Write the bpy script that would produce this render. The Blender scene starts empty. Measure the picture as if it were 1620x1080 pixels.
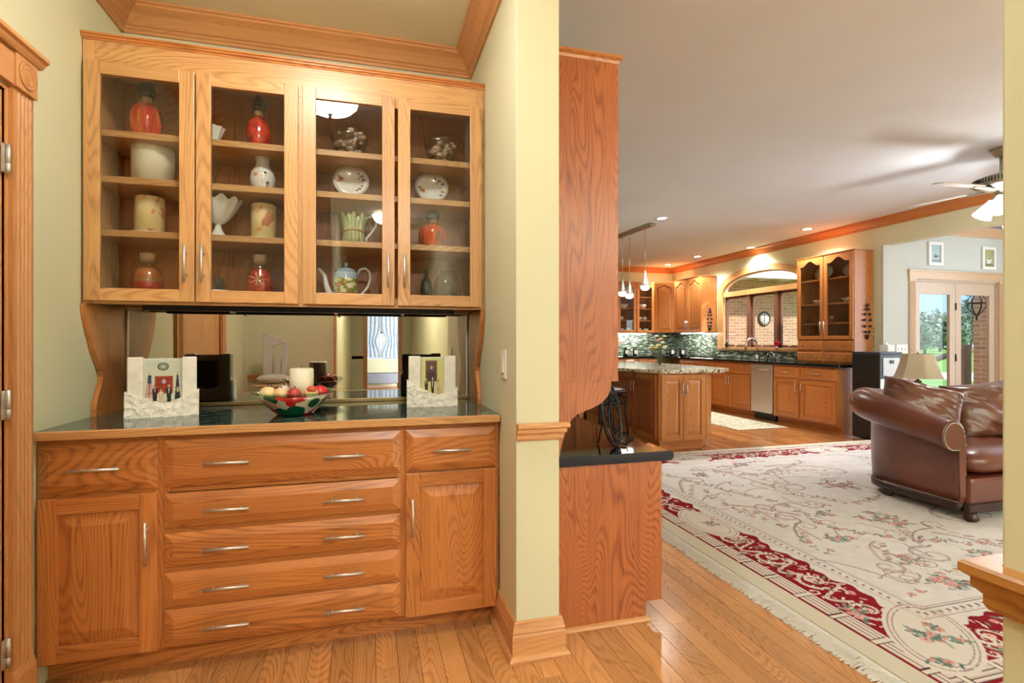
import bpy, bmesh, math, random
import numpy as np
from mathutils import Vector, Matrix, noise

sc = bpy.context.scene
COL = sc.collection
random.seed(7)
PI = math.pi

# ------------------------------------------------------------------ camera, world, lights
TH = math.radians(15.308)
CAM_H = 1.23
cam_d = bpy.data.cameras.new('camera')
cam_d.sensor_width = 36.0
cam_d.lens = 822.0 / 1620.0 * 36.0
cam_d.clip_start = 0.05
cam_d.clip_end = 300
cam = bpy.data.objects.new('camera', cam_d)
COL.objects.link(cam)
cam.location = (0, 0, CAM_H)
cam.rotation_euler = (PI / 2, 0, -TH)
sc.camera = cam

sc.view_settings.view_transform = 'Standard'
sc.view_settings.look = 'None'
sc.view_settings.exposure = 0.82
sc.view_settings.gamma = 1.0
sc.view_settings.use_curve_mapping = False
sc.cycles.max_bounces = 6
sc.cycles.diffuse_bounces = 4
sc.cycles.glossy_bounces = 3
sc.cycles.transparent_max_bounces = 10
sc.cycles.transmission_bounces = 4
sc.cycles.caustics_reflective = False
sc.cycles.caustics_refractive = False
sc.cycles.sample_clamp_indirect = 4.0
sc.cycles.use_denoising = True
sc.cycles.use_adaptive_sampling = True
sc.cycles.adaptive_threshold = 0.05

world = bpy.data.worlds.new('sky')
sc.world = world
world.use_nodes = True
wn = world.node_tree
wn.nodes.clear()
def _w(t): return wn.nodes.new(t)
w_out = _w('ShaderNodeOutputWorld'); w_bg = _w('ShaderNodeBackground')
w_tc = _w('ShaderNodeTexCoord'); w_map = _w('ShaderNodeMapping'); w_no = _w('ShaderNodeTexNoise'); w_rp = _w('ShaderNodeValToRGB')
w_map.inputs['Scale'].default_value = (1.6, 1.6, 4.0)
w_no.inputs['Scale'].default_value = 2.2; w_no.inputs['Detail'].default_value = 5
w_rp.color_ramp.elements[0].position = 0.40; w_rp.color_ramp.elements[0].color = (0.36, 0.56, 0.88, 1)
w_rp.color_ramp.elements[1].position = 0.62; w_rp.color_ramp.elements[1].color = (0.93, 0.95, 0.97, 1)
wn.links.new(w_tc.outputs['Generated'], w_map.inputs['Vector']); wn.links.new(w_map.outputs[0], w_no.inputs['Vector'])
wn.links.new(w_no.outputs['Fac'], w_rp.inputs[0]); wn.links.new(w_rp.outputs[0], w_bg.inputs['Color'])
w_bg.inputs['Strength'].default_value = 1.0
wn.links.new(w_bg.outputs[0], w_out.inputs[0])

def light(name, kind, loc, energy, size=None, rot=(0, 0, 0), color=(1, 1, 1), size_y=None, spot=None, blend=0.6):
    d = bpy.data.lights.new(name, kind)
    d.energy = energy; d.color = color
    if kind == 'AREA':
        d.size = size or 0.3
        if size_y: d.shape = 'RECTANGLE'; d.size_y = size_y
    elif size: d.shadow_soft_size = size
    if kind == 'SPOT':
        d.spot_size = spot or 2.0; d.spot_blend = blend
    o = bpy.data.objects.new(name, d); COL.objects.link(o)
    o.location = loc; o.rotation_euler = rot
    return o

WARM = (1.0, 0.97, 0.93)
PANTRY, HALL_FILL = 42.0, 84.0        # radiance of the pantry bowl lamp and of the added hallway fill bowl
DAY = (0.80, 0.91, 1.0)
# added area lamps out of view that fill the living room and sunroom with daylight
light('fill_daylight_south', 'AREA', (3.9, -2.3, 1.55), 960, 4.6, (math.radians(-90), 0, 0), DAY, 2.3)
light('fill_daylight_sunroom', 'AREA', (9.3, 3.2, 1.5), 85, 3.6, (0, math.radians(90), 0), DAY, 2.2)

sun_d = bpy.data.lights.new('sun', 'SUN'); sun_d.energy = 3.0; sun_d.angle = 0.02; sun_d.color = (1.0, 0.96, 0.9)
sun = bpy.data.objects.new('sun', sun_d); COL.objects.link(sun); sun.location = (12, -8, 14)
sun.rotation_euler = Vector((-0.6, 0.7, -0.62)).to_track_quat('-Z', 'Y').to_euler()

# ------------------------------------------------------------------ helpers
def lin(c):
    return tuple(((v / 255.0) / 12.92 if v / 255.0 <= 0.04045 else ((v / 255.0 + 0.055) / 1.055) ** 2.4) for v in c)
def rgba(c): return (*lin(c), 1.0)

class G:
    """collects vertices and faces (material index, smooth flag) for one mesh"""
    def __init__(s): s.v = []; s.f = []; s.m = []; s.s = []; s.x = None
    def add(s, vs, fs, mi=0, sm=False):
        b = len(s.v)
        if s.x is not None: vs = [tuple(s.x @ Vector(p)) for p in vs]
        s.v.extend(vs)
        for f in fs:
            s.f.append([b + i for i in f]); s.m.append(mi); s.s.append(sm)
        return s
    def box(s, x0, x1, y0, y1, z0, z1, mi=0):
        return s.add([(x0,y0,z0),(x1,y0,z0),(x1,y1,z0),(x0,y1,z0),(x0,y0,z1),(x1,y0,z1),(x1,y1,z1),(x0,y1,z1)],
                     [(0,3,2,1),(4,5,6,7),(0,1,5,4),(1,2,6,5),(2,3,7,6),(3,0,4,7)], mi)
    def prism(s, poly, ax, a0, a1, mi=0, sm=False):
        """poly: 2D points; ax: axis of extrusion.  x:(y,z)  y:(x,z)  z:(x,y)"""
        n = len(poly)
        def P(p, a):
            return {'x': (a, p[0], p[1]), 'y': (p[0], a, p[1]), 'z': (p[0], p[1], a)}[ax]
        vs = [P(p, a0) for p in poly] + [P(p, a1) for p in poly]
        s.add(vs, [(i, (i + 1) % n, n + (i + 1) % n, n + i) for i in range(n)], mi, sm)
        s.add(vs, [tuple(range(n)), tuple(range(2 * n - 1, n - 1, -1))], mi, False)
        return s
    def lathe(s, prof, n=24, c=(0, 0, 0), mi=0, sm=True, a0=0.0, ax='z', sx=1.0, sy=1.0, caps=True):
        vs = []; fs = []
        for (r, z) in prof:
            for k in range(n):
                a = a0 + 2 * PI * k / n
                x, y = r * math.cos(a) * sx, r * math.sin(a) * sy
                p = (x, y, z) if ax == 'z' else ((z, x, y) if ax == 'x' else (x, z, y))
                vs.append((c[0] + p[0], c[1] + p[1], c[2] + p[2]))
        m = len(prof)
        for j in range(m - 1):
            for k in range(n):
                k2 = (k + 1) % n
                fs.append((j * n + k, j * n + k2, (j + 1) * n + k2, (j + 1) * n + k))
        s.add(vs, fs, mi, sm)
        if not caps: return s
        if prof[0][0] > 1e-5: s.add(vs[:n], [tuple(range(n))], mi, False)
        if prof[-1][0] > 1e-5: s.add(vs[-n:], [tuple(range(n))], mi, False)
        return s
    def tube(s, pts, r, n=8, closed=False, mi=0, rs=None):
        pts = [Vector(p) for p in pts]; m = len(pts); vs = []; fs = []
        up = None
        for i, p in enumerate(pts):
            if closed: t = pts[(i + 1) % m] - pts[i - 1]
            else: t = pts[min(i + 1, m - 1)] - pts[max(i - 1, 0)]
            if t.length < 1e-9: t = Vector((0, 0, 1))
            t.normalize()
            if up is None:
                up = Vector((0, 0, 1)) if abs(t.z) < 0.9 else Vector((1, 0, 0))
            a = t.cross(up)
            if a.length < 1e-6: a = t.cross(Vector((0.3, 1, 0.2)))
            a.normalize(); b = a.cross(t).normalized(); up = b
            rr = rs[i] if rs else r
            for k in range(n):
                w = 2 * PI * k / n
                vs.append(tuple(p + a * (rr * math.cos(w)) + b * (rr * math.sin(w))))
        for i in range(m if closed else m - 1):
            j = (i + 1) % m
            for k in range(n):
                k2 = (k + 1) % n
                fs.append((i * n + k, i * n + k2, j * n + k2, j * n + k))
        s.add(vs, fs, mi, True)
        if not closed:
            s.add(vs[:n], [tuple(range(n))], mi, False); s.add(vs[-n:], [tuple(range(n))], mi, False)
        return s
    def ball(s, c, r, nu=14, nv=9, mi=0, disp=None):
        rx, ry, rz = (r, r, r) if not isinstance(r, (tuple, list)) else r
        vs = []; fs = []
        for j in range(nv + 1):
            ph = PI * j / nv
            for k in range(nu):
                a = 2 * PI * k / nu
                d = Vector((math.sin(ph) * math.cos(a), math.sin(ph) * math.sin(a), math.cos(ph)))
                q = 1 + (disp(d) if disp else 0)
                vs.append((c[0] + rx * d.x * q, c[1] + ry * d.y * q, c[2] + rz * d.z * q))
        for j in range(nv):
            for k in range(nu):
                k2 = (k + 1) % nu
                fs.append((j * nu + k, (j + 1) * nu + k, (j + 1) * nu + k2, j * nu + k2))
        return s.add(vs, fs, mi, True)
    def grid(s, fn, nu, nv, mi=0, sm=True, closed_u=False):
        vs = [fn(i / nu, j / nv) for j in range(nv + 1) for i in range(nu + (0 if closed_u else 1))]
        w = nu if closed_u else nu + 1
        fs = []
        for j in range(nv):
            for i in range(nu):
                i2 = (i + 1) % w
                fs.append((j * w + i, j * w + i2, (j + 1) * w + i2, (j + 1) * w + i))
        return s.add(vs, fs, mi, sm)
    def raised(s, x0, x1, z0, z1, yb, y0, y1, inset, mi=0, outline=None):
        """slab from back yb to front rim y0, with a bevelled field rising to y1 (front is -y)"""
        o = outline or [(x0, z0), (x1, z0), (x1, z1), (x0, z1)]
        cx, cz, w, h = (x0 + x1) / 2, (z0 + z1) / 2, x1 - x0, z1 - z0
        inn = [(cx + (x - cx) * (w - 2 * inset) / w, cz + (z - cz) * (h - 2 * inset) / h) for x, z in o]
        n = len(o)
        vs = [(x, yb, z) for x, z in o] + [(x, y0, z) for x, z in o] + [(x, y1, z) for x, z in inn]
        fs = []
        for a in (0, n):
            for i in range(n):
                j = (i + 1) % n
                fs.append((a + i, a + j, a + n + j, a + n + i))
        fs += [tuple(range(n)), tuple(range(2 * n, 3 * n))]
        return s.add(vs, fs, mi)

def mesh_of(name, g, mats):
    me = bpy.data.meshes.new(name)
    me.from_pydata(g.v, [], g.f)
    for m in (mats if isinstance(mats, (list, tuple)) else [mats]): me.materials.append(m)
    me.polygons.foreach_set('material_index', g.m)
    me.polygons.foreach_set('use_smooth', g.s)
    bm = bmesh.new(); bm.from_mesh(me)
    bmesh.ops.remove_doubles(bm, verts=bm.verts, dist=1e-6)
    bmesh.ops.recalc_face_normals(bm, faces=bm.faces)
    bm.to_mesh(me); bm.free(); me.update()
    return me

def link(name, me, parent=None, loc=(0, 0, 0), rz=0.0, bevel=0.0):
    o = bpy.data.objects.new(name, me); COL.objects.link(o)
    o.location = loc; o.rotation_euler = (0, 0, rz); o.parent = parent
    if bevel:
        b = o.modifiers.new('bevel', 'BEVEL'); b.width = bevel; b.segments = 2; b.limit_method = 'ANGLE'; b.harden_normals = False
    return o
def part(name, g, mats, parent, bevel=0.0, loc=(0, 0, 0), rz=0.0, label=None):
    o = link(name, mesh_of(name, g, mats), parent, loc, rz, bevel)
    if label: o['label'] = label
    return o
def tag(o, label, cat, group=None, kind=None):
    o['label'] = label; o['category'] = cat
    if group: o['group'] = group
    if kind: o['kind'] = kind
    return o
def thing(name, label, cat, loc=(0, 0, 0), rz=0.0, group=None):
    o = bpy.data.objects.new(name, None); COL.objects.link(o)
    o.empty_display_size = 0.1
    o.location = loc; o.rotation_euler = (0, 0, rz)
    return tag(o, label, cat, group)
def single(name, g, mats, label, cat, loc=(0, 0, 0), rz=0.0, group=None, bevel=0.0):
    return tag(link(name, mesh_of(name, g, mats), None, loc, rz, bevel), label, cat, group)
def struct(name, g, mats, parent=None, bevel=0.0, label=None):
    o = link(name, mesh_of(name, g, mats), parent, bevel=bevel)
    if parent is None: o['kind'] = 'structure'
    if label: o['label'] = label
    return o
def children(o): return [c for c in bpy.data.objects if c.parent == o]
def copy_tree(o, parent=None):
    c = o.copy(); COL.objects.link(c); c.parent = parent
    for ch in children(o): copy_tree(ch, c)
    return c
def molding(g, path, prof, mi=0, cap=True):
    """sweep profile (offset to the left of the path, z) along a mitred horizontal path"""
    n = len(path); rings = []
    for i, p in enumerate(path):
        p = Vector(p)
        d1 = (p - Vector(path[i - 1])).normalized() if i > 0 else None
        d2 = (Vector(path[i + 1]) - p).normalized() if i < n - 1 else None
        n1 = Vector((-d1.y, d1.x)) if d1 else None
        n2 = Vector((-d2.y, d2.x)) if d2 else None
        if n1 is None: nn = n2
        elif n2 is None: nn = n1
        else:
            nn = (n1 + n2).normalized(); nn = nn / max(0.2, nn.dot(n1))
        rings.append([(p.x + nn.x * o, p.y + nn.y * o, z) for o, z in prof])
    m = len(prof); vs = [v for r in rings for v in r]; fs = []
    for i in range(n - 1):
        for k in range(m):
            k2 = (k + 1) % m
            fs.append((i * m + k, i * m + k2, (i + 1) * m + k2, (i + 1) * m + k))
    if cap: fs += [tuple(range(m)), tuple(range((n - 1) * m, n * m))]
    g.add(vs, fs, mi)
    return g

# ------------------------------------------------------------------ materials
class N:
    def __init__(s, name):
        s.m = bpy.data.materials.new(name); s.m.use_nodes = True
        s.t = s.m.node_tree; s.t.nodes.clear()
        s.out = s.n('ShaderNodeOutputMaterial')
    def n(s, t, **k):
        nd = s.t.nodes.new(t)
        for a, b in k.items():
            if hasattr(nd, a): setattr(nd, a, b)
        return nd
    def l(s, a, b): s.t.links.new(a, b)
    def math(s, op, a, b=None):
        nd = s.n('ShaderNodeMath'); nd.operation = op
        for i, v in enumerate((a, b)):
            if v is None: continue
            if isinstance(v, (int, float)): nd.inputs[i].default_value = v
            else: s.l(v, nd.inputs[i])
        return nd.outputs[0]
    def mix(s, f, a, b, mode='MIX'):
        nd = s.n('ShaderNodeMix'); nd.data_type = 'RGBA'; nd.blend_type = mode
        for i, v in ((0, f), (6, a), (7, b)):
            if isinstance(v, (int, float)): nd.inputs[i].default_value = v
            elif isinstance(v, tuple): nd.inputs[i].default_value = v
            else: s.l(v, nd.inputs[i])
        return nd.outputs[2]
    def ramp(s, f, stops, const=False):
        nd = s.n('ShaderNodeValToRGB'); cr = nd.color_ramp
        if const: cr.interpolation = 'CONSTANT'
        while len(cr.elements) > 1: cr.elements.remove(cr.elements[-1])
        cr.elements[0].position = stops[0][0]; cr.elements[0].color = stops[0][1]
        for p, c in stops[1:]:
            e = cr.elements.new(p); e.color = c
        s.l(f, nd.inputs[0]); return nd.outputs[0]
    def coords(s, scale=(1, 1, 1), rand=False, kind='Object', rot=(0, 0, 0)):
        tc = s.n('ShaderNodeTexCoord'); v = tc.outputs[kind]
        if rand:
            oi = s.n('ShaderNodeObjectInfo')
            cb = s.n('ShaderNodeCombineXYZ')
            for i, k in enumerate((37.1, 91.7, 53.3)): s.l(s.math('MULTIPLY', oi.outputs['Random'], k), cb.inputs[i])
            ad = s.n('ShaderNodeVectorMath'); ad.operation = 'ADD'
            s.l(v, ad.inputs[0]); s.l(cb.outputs[0], ad.inputs[1]); v = ad.outputs[0]
        mp = s.n('ShaderNodeMapping'); mp.inputs['Scale'].default_value = scale; mp.inputs['Rotation'].default_value = rot
        s.l(v, mp.inputs['Vector'])
        return mp.outputs[0]
    def noise(s, vec, scale=1.0, detail=3.0, rough=0.5, dist=0.0):
        nd = s.n('ShaderNodeTexNoise')
        nd.inputs['Scale'].default_value = scale; nd.inputs['Detail'].default_value = detail
        nd.inputs['Roughness'].default_value = rough; nd.inputs['Distortion'].default_value = dist
        s.l(vec, nd.inputs['Vector']); return nd.outputs['Fac']
    def bsdf(s, color, rough=0.5, metal=0.0, spec=0.5, bump=None, bump_s=0.1, coat=0.0, emit=None, emit_s=0.0, coat_r=0.1, bdist=0.005):
        b = s.n('ShaderNodeBsdfPrincipled')
        if isinstance(color, tuple): b.inputs['Base Color'].default_value = color
        else: s.l(color, b.inputs['Base Color'])
        if isinstance(rough, (int, float)): b.inputs['Roughness'].default_value = rough
        else: s.l(rough, b.inputs['Roughness'])
        b.inputs['Metallic'].default_value = metal
        b.inputs['Specular IOR Level'].default_value = spec
        b.inputs['Coat Weight'].default_value = coat; b.inputs['Coat Roughness'].default_value = coat_r
        if bump is not None:
            bp = s.n('ShaderNodeBump'); bp.inputs['Strength'].default_value = bump_s; bp.inputs['Distance'].default_value = bdist
            s.l(bump, bp.inputs['Height']); s.l(bp.outputs[0], b.inputs['Normal'])
        if emit:
            b.inputs['Emission Color'].default_value = emit; b.inputs['Emission Strength'].default_value = emit_s
        s.l(b.outputs[0], s.out.inputs[0]); s.b = b
        return s.m

def plain(name, c, rough=0.5, metal=0.0, spec=0.5, coat=0.0, var=0.0, vscale=8.0, emit_s=0.0):
    n = N(name)
    if var:
        f = n.noise(n.coords(), vscale, 4)
        lo = tuple(max(0, v * (1 - var)) for v in lin(c)) + (1,); hi = tuple(min(1, v * (1 + var)) for v in lin(c)) + (1,)
        col = n.ramp(f, [(0.3, lo), (0.7, hi)])
    else: col = rgba(c)
    return n.bsdf(col, rough, metal, spec, coat=coat, emit=rgba(c) if emit_s else None, emit_s=emit_s)

def oak(name, light_c, dark_c, axis='z', rough=0.36, rings=62, contrast=0.56, coat=0.15, freq=4.6, tint=0.16, long=0.55):
    n = N(name)
    tc = n.n('ShaderNodeTexCoord'); oi = n.n('ShaderNodeObjectInfo')
    sp = n.n('ShaderNodeSeparateXYZ'); n.l(tc.outputs['Object'], sp.inputs[0])
    ix = {'z': (0, 1, 2), 'x': (1, 2, 0), 'y': (0, 2, 1)}[axis]
    def vec(sa, sg, k):
        cb = n.n('ShaderNodeCombineXYZ')
        for j, (src, scl) in enumerate(((ix[0], sa), (ix[1], sa), (ix[2], sg))):
            v = n.math('MULTIPLY', sp.outputs[src], scl)
            n.l(n.math('ADD', v, n.math('MULTIPLY', oi.outputs['Random'], k * (j + 1.3))), cb.inputs[j])
        return cb.outputs[0]
    big = n.noise(vec(freq, long, 29.0), 1.0, 1.5, 0.35, 0.25)
    ring = n.math('SINE', n.math('MULTIPLY', big, rings * 2 * PI))
    ring = n.math('POWER', n.math('ADD', n.math('MULTIPLY', ring, 0.5), 0.5), 2.2)
    streak = n.noise(vec(55.0, 1.6, 17.0), 1.0, 1.6, 0.6)
    pores = n.noise(vec(420.0, 9.0, 11.0), 1.0, 1.0, 0.5)
    pores = n.ramp(pores, [(0.50, (0, 0, 0, 1)), (0.68, (1, 1, 1, 1))])
    tone = n.noise(vec(2.0, 0.7, 5.0), 1.0, 0.0)
    # porous early wood: pores gather in the dark part of each ring
    f = n.math('MULTIPLY', ring, n.math('ADD', n.math('MULTIPLY', pores, 0.7), 0.45))
    f = n.math('ADD', n.math('MULTIPLY', f, contrast), n.math('MULTIPLY', n.math('SUBTRACT', streak, 0.45), 0.55))
    f = n.math('ADD', f, n.math('MULTIPLY', n.math('SUBTRACT', tone, 0.5), 0.5))
    mid = tuple((a * 0.62 + b * 0.38) for a, b in zip(lin(light_c), lin(dark_c))) + (1,)
    col = n.ramp(f, [(0.0, rgba(light_c)), (0.32, mid), (0.85, rgba(dark_c))])
    hs = n.n('ShaderNodeHueSaturation'); n.l(col, hs.inputs['Color'])
    n.l(n.math('ADD', n.math('MULTIPLY', oi.outputs['Random'], tint * 2), 1.0 - tint), hs.inputs['Value'])
    return n.bsdf(hs.outputs[0], rough, 0, 0.45, coat=coat, coat_r=0.22)

OAK_L, OAK_D = (206, 156, 100), (140, 88, 46)
M = {}
M['oak_v'] = oak('oak_vertical', OAK_L, OAK_D, 'z', tint=0.08)
M['oak_h'] = oak('oak_horizontal', OAK_L, OAK_D, 'x', tint=0.08)
M['oak_y'] = oak('oak_depthwise', OAK_L, OAK_D, 'y', tint=0.08)
BASE_L, BASE_D = (200, 127, 66), (116, 57, 23)
M['base_v'] = oak('oak_base_vertical', BASE_L, BASE_D, 'z', tint=0.07)
M['base_h'] = oak('oak_base_horizontal', BASE_L, BASE_D, 'x', tint=0.07)
M['base_y'] = oak('oak_base_depthwise', BASE_L, BASE_D, 'y', tint=0.07)
VEN_L, VEN_D = (174, 98, 50), (110, 48, 18)
M['ven_v'] = oak('oak_veneer', VEN_L, VEN_D, 'z', rings=60, contrast=0.7, tint=0.03, freq=5.0, long=0.8)
M['kit_v'] = oak('kitchen_oak_vertical', (194, 124, 64), (134, 72, 32), 'z', tint=0.06, contrast=0.5)
M['kit_h'] = oak('kitchen_oak_horizontal', (194, 124, 64), (134, 72, 32), 'x', tint=0.06, contrast=0.5)
M['pale_v'] = oak('pale_oak', (196, 172, 148), (168, 138, 112), 'z', tint=0.03, contrast=0.3)
M['pale_h'] = oak('pale_oak_h', (206, 172, 134), (172, 132, 94), 'x', tint=0.03, contrast=0.3)
M['plank'] = oak('oak_plank', (202, 144, 86), (136, 80, 38), 'y', rough=0.2, tint=0.17, contrast=0.5, coat=0.35, long=0.8, freq=5)
M['case_v'] = oak('oak_casing', (208, 150, 96), (158, 102, 58), 'z', tint=0.04, contrast=0.4)
M['case_y'] = oak('oak_casing_y', (208, 150, 96), (158, 102, 58), 'y', tint=0.04, contrast=0.4)
M['case_x'] = oak('oak_casing_x', (208, 150, 96), (158, 102, 58), 'x', tint=0.04, contrast=0.4)

def paint(name, c, var=0.02, rough=0.7):
    n = N(name); f = n.noise(n.coords(), 2.0, 1)
    lo = tuple(v * (1 - var) for v in lin(c)) + (1,); hi = tuple(min(1, v * (1 + var)) for v in lin(c)) + (1,)
    return n.bsdf(n.ramp(f, [(0.3, lo), (0.7, hi)]), rough, 0, 0.3)
M['sage'] = paint('sage_paint', (214, 212, 180))
M['sage_ceil'] = paint('sage_ceiling_paint', (246, 240, 218))
M['white_ceil'] = paint('white_ceiling_paint', (222, 230, 240))
M['grey_wall'] = paint('grey_wall_paint', (196, 198, 190))
M['white'] = plain('white_paint', (232, 230, 224), 0.4)
M['steel'] = plain('brushed_steel', (214, 210, 204), 0.42, 0.85)
M['chrome'] = plain('chrome', (215, 215, 215), 0.12, 1.0)
M['nickel'] = plain('satin_nickel', (176, 170, 156), 0.3, 1.0)
M['brass_dull'] = plain('dull_brass', (170, 150, 105), 0.35, 1.0)
M['black'] = plain('black_plastic', (22, 26, 30), 0.35)
M['black_iron'] = plain('black_iron', (26, 24, 24), 0.4, 0.6)
M['dark_wood'] = plain('dark_wood', (52, 26, 16), 0.35)
M['mirror'] = plain('mirror_silver', (214, 208, 198), 0.0, 1.0)
M['lamp_on'] = plain('lit_lamp', (255, 246, 230), 0.5, emit_s=9.0)
M['shade_on'] = plain('lit_frosted_glass', (255, 248, 236), 0.4, emit_s=3.2)
for k_ in ('lamp_on', 'shade_on'): M[k_].cycles.emission_sampling = 'NONE'      # their light comes from the lamps beside them
M['cream'] = plain('cream_wax', (238, 232, 205), 0.45, var=0.03)
M['wick'] = plain('wick', (60, 48, 40), 0.9)
M['china'] = plain('white_china', (236, 234, 228), 0.15, coat=0.5)

def glass(name, tintc=(1, 1, 1, 1), refl=1.0, rough=0.0, ior=1.45):
    n = N(name)
    tr = n.n('ShaderNodeBsdfTransparent'); tr.inputs[0].default_value = tintc
    gl = n.n('ShaderNodeBsdfGlossy'); gl.inputs['Roughness'].default_value = rough
    fr = n.n('ShaderNodeFresnel'); fr.inputs['IOR'].default_value = ior
    mx = n.n('ShaderNodeMixShader')
    ge = n.n('ShaderNodeNewGeometry')
    n.l(n.math('MULTIPLY', n.math('MULTIPLY', fr.outputs[0], refl), n.math('SUBTRACT', 1.0, ge.outputs['Backfacing'])), mx.inputs[0]); n.l(tr.outputs[0], mx.inputs[1]); n.l(gl.outputs[0], mx.inputs[2])
    n.l(mx.outputs[0], n.out.inputs[0]); return n.m
M['pane'] = glass('cabinet_glass', (0.92, 0.93, 0.92, 1), 1.7, ior=1.52)
M['win'] = glass('window_glass', (0.95, 0.97, 0.97, 1), 0.8)
M['clear'] = glass('clear_glassware', (0.94, 0.96, 0.95, 1), 2.0, 0.02, 1.5)

def marble(name, base, mid, vein, rough=0.06):
    n = N(name); v = n.coords()
    a = n.noise(v, 7.0, 6, 0.6, 0.8)
    col = n.ramp(a, [(0.35, rgba(base)), (0.62, rgba(mid)), (0.8, rgba(base))])
    w = n.n('ShaderNodeTexWave'); w.inputs['Scale'].default_value = 3.4; w.inputs['Distortion'].default_value = 7.0
    w.inputs['Detail'].default_value = 3; w.inputs['Detail Scale'].default_value = 1.3
    n.l(n.coords(rot=(0, 0, 0.9)), w.inputs['Vector'])
    vf = n.ramp(w.outputs['Fac'], [(0.955, (0, 0, 0, 1)), (1.0, (0.6, 0.6, 0.6, 1))])
    return n.bsdf(n.mix(vf, col, rgba(vein)), rough, 0, 0.6)
M['marble'] = marble('green_marble', (24, 36, 32), (58, 78, 68), (176, 190, 180), 0.07)
M['granite_black'] = plain('black_granite', (14, 22, 22), 0.035, spec=0.42)
def speckle(name, stops, scale=90, rough=0.1):
    n = N(name); vo = n.n('ShaderNodeTexVoronoi'); vo.inputs['Scale'].default_value = scale
    n.l(n.coords(), vo.inputs['Vector'])
    sp = n.n('ShaderNodeSeparateColor'); n.l(vo.outputs['Color'], sp.inputs[0])
    col = n.ramp(sp.outputs[0], stops, True)
    return n.bsdf(col, rough, 0, 0.6)
M['granite'] = speckle('speckled_granite', [(0, rgba((214, 202, 178))), (0.4, rgba((176, 158, 130))), (0.6, rgba((120, 84, 62))), (0.8, rgba((226, 220, 200)))], 55)
M['granite2'] = M['granite']
def leather(name, c, c2, bs=0.25):
    n = N(name); v = n.coords()
    f = n.noise(v, 3.0, 4); fine = n.noise(v, 60, 4); wr = n.noise(n.coords((6, 14, 6)), 1.0, 4, 0.55, 1.2)
    return n.bsdf(n.ramp(f, [(0.3, rgba(c)), (0.7, rgba(c2))]), 0.3, 0, 0.55, bump=n.math('ADD', n.math('MULTIPLY', fine, 0.15), wr), bump_s=bs, coat=0.25, coat_r=0.25, bdist=0.012)
M['leather'] = leather('brown_leather', (94, 45, 29), (116, 59, 38), 0.10)
M['leather_soft'] = leather('brown_leather_pillow', (88, 48, 31), (112, 64, 42), 0.14)

# ------------------------------------------------------------------ the shell of the rooms
LX, RX, PX = -1.13, 0.545, 0.722          # alcove side walls, far face of the partition
BY, PY = 2.85, 1.93                       # alcove back wall, end of the partition (pillar)
WX, WY = 0.863, 0.527                     # wall beside the camera
SX, KY = 6.55, 10.29                      # sink wall, kitchen back wall
HC, LC = 2.80, 2.86                       # ceilings

# floor: sub floor with oak strips as its pieces
g = G().box(-1.6, 9.6, -12.5, KY + 0.2, -0.12, -0.022)
floor = struct('floor', g, M['base_y'])
rnd = random.Random(3)
PW = 0.083
near, rest = [], G()
col_i = 0
x = -1.14
while x < 6.6:
    y = -6.0 + rnd.uniform(-1.0, 0) if x < 1.0 else -2.4 + rnd.uniform(-1.0, 0)
    while y < KY:
        L = rnd.choice((0.5, 0.65, 0.8, 0.95, 1.1, 1.3, 1.5))
        y1 = min(y + L, KY)
        in_view = (-1.1 < x < 1.95 and y1 > 1.25 and y < 3.2 and not (x < 0.45 and y > 2.3) and not (0.5 < x < 1.15 and y > 2.1) and y < (2.3 if x < 0.5 else 3.0 + (x - 1.1) * 2.0))
        if in_view: near.append((x, y, y1))
        else: rest.box(x + 0.0006, x + PW - 0.0006, y + 0.0006, y1 - 0.0006, -0.022, 0.0)
        y = y1
    x += PW
plank_meshes = {}
for (x, y, y1) in near:
    L = round(y1 - y, 2)
    if L not in plank_meshes:
        h = L / 2
        plank_meshes[L] = mesh_of('plank', G().prism([(-PW/2+0.0005, -0.022), (PW/2-0.0005, -0.022), (PW/2-0.0005, -0.0012), (PW/2-0.0014, 0), (-PW/2+0.0014, 0), (-PW/2+0.0005, -0.0012)], 'y', -h + 0.0005, h - 0.0005), M['plank'])
    link('plank', plank_meshes[L], floor, (x + PW / 2, (y + y1) / 2, 0))
def plank_field_mat():
    n = N('oak_plank_field')
    v = n.coords((1 / PW, 1.1, 1)); wnz = n.n('ShaderNodeTexWhiteNoise'); wnz.noise_dimensions = '2D'
    fl = n.n('ShaderNodeVectorMath'); fl.operation = 'FLOOR'
    ad = n.n('ShaderNodeVectorMath'); ad.operation = 'ADD'; ad.inputs[1].default_value = (1.14 / PW, 0, 0)
    n.l(v, ad.inputs[0]); n.l(ad.outputs[0], fl.inputs[0]); n.l(fl.outputs[0], wnz.inputs['Vector'])
    gr = n.noise(n.coords((60, 2, 1)), 1, 3)
    f = n.math('ADD', n.math('MULTIPLY', wnz.outputs['Value'], 0.5), n.math('MULTIPLY', gr, 0.5))
    return n.bsdf(n.ramp(f, [(0.1, rgba((200, 142, 84))), (0.9, rgba((146, 88, 44)))]), 0.2, 0, 0.5, coat=0.3, coat_r=0.15)
o = link('plank_field', mesh_of('plank_field', rest, plank_field_mat()), floor); o['kind'] = 'stuff'

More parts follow.
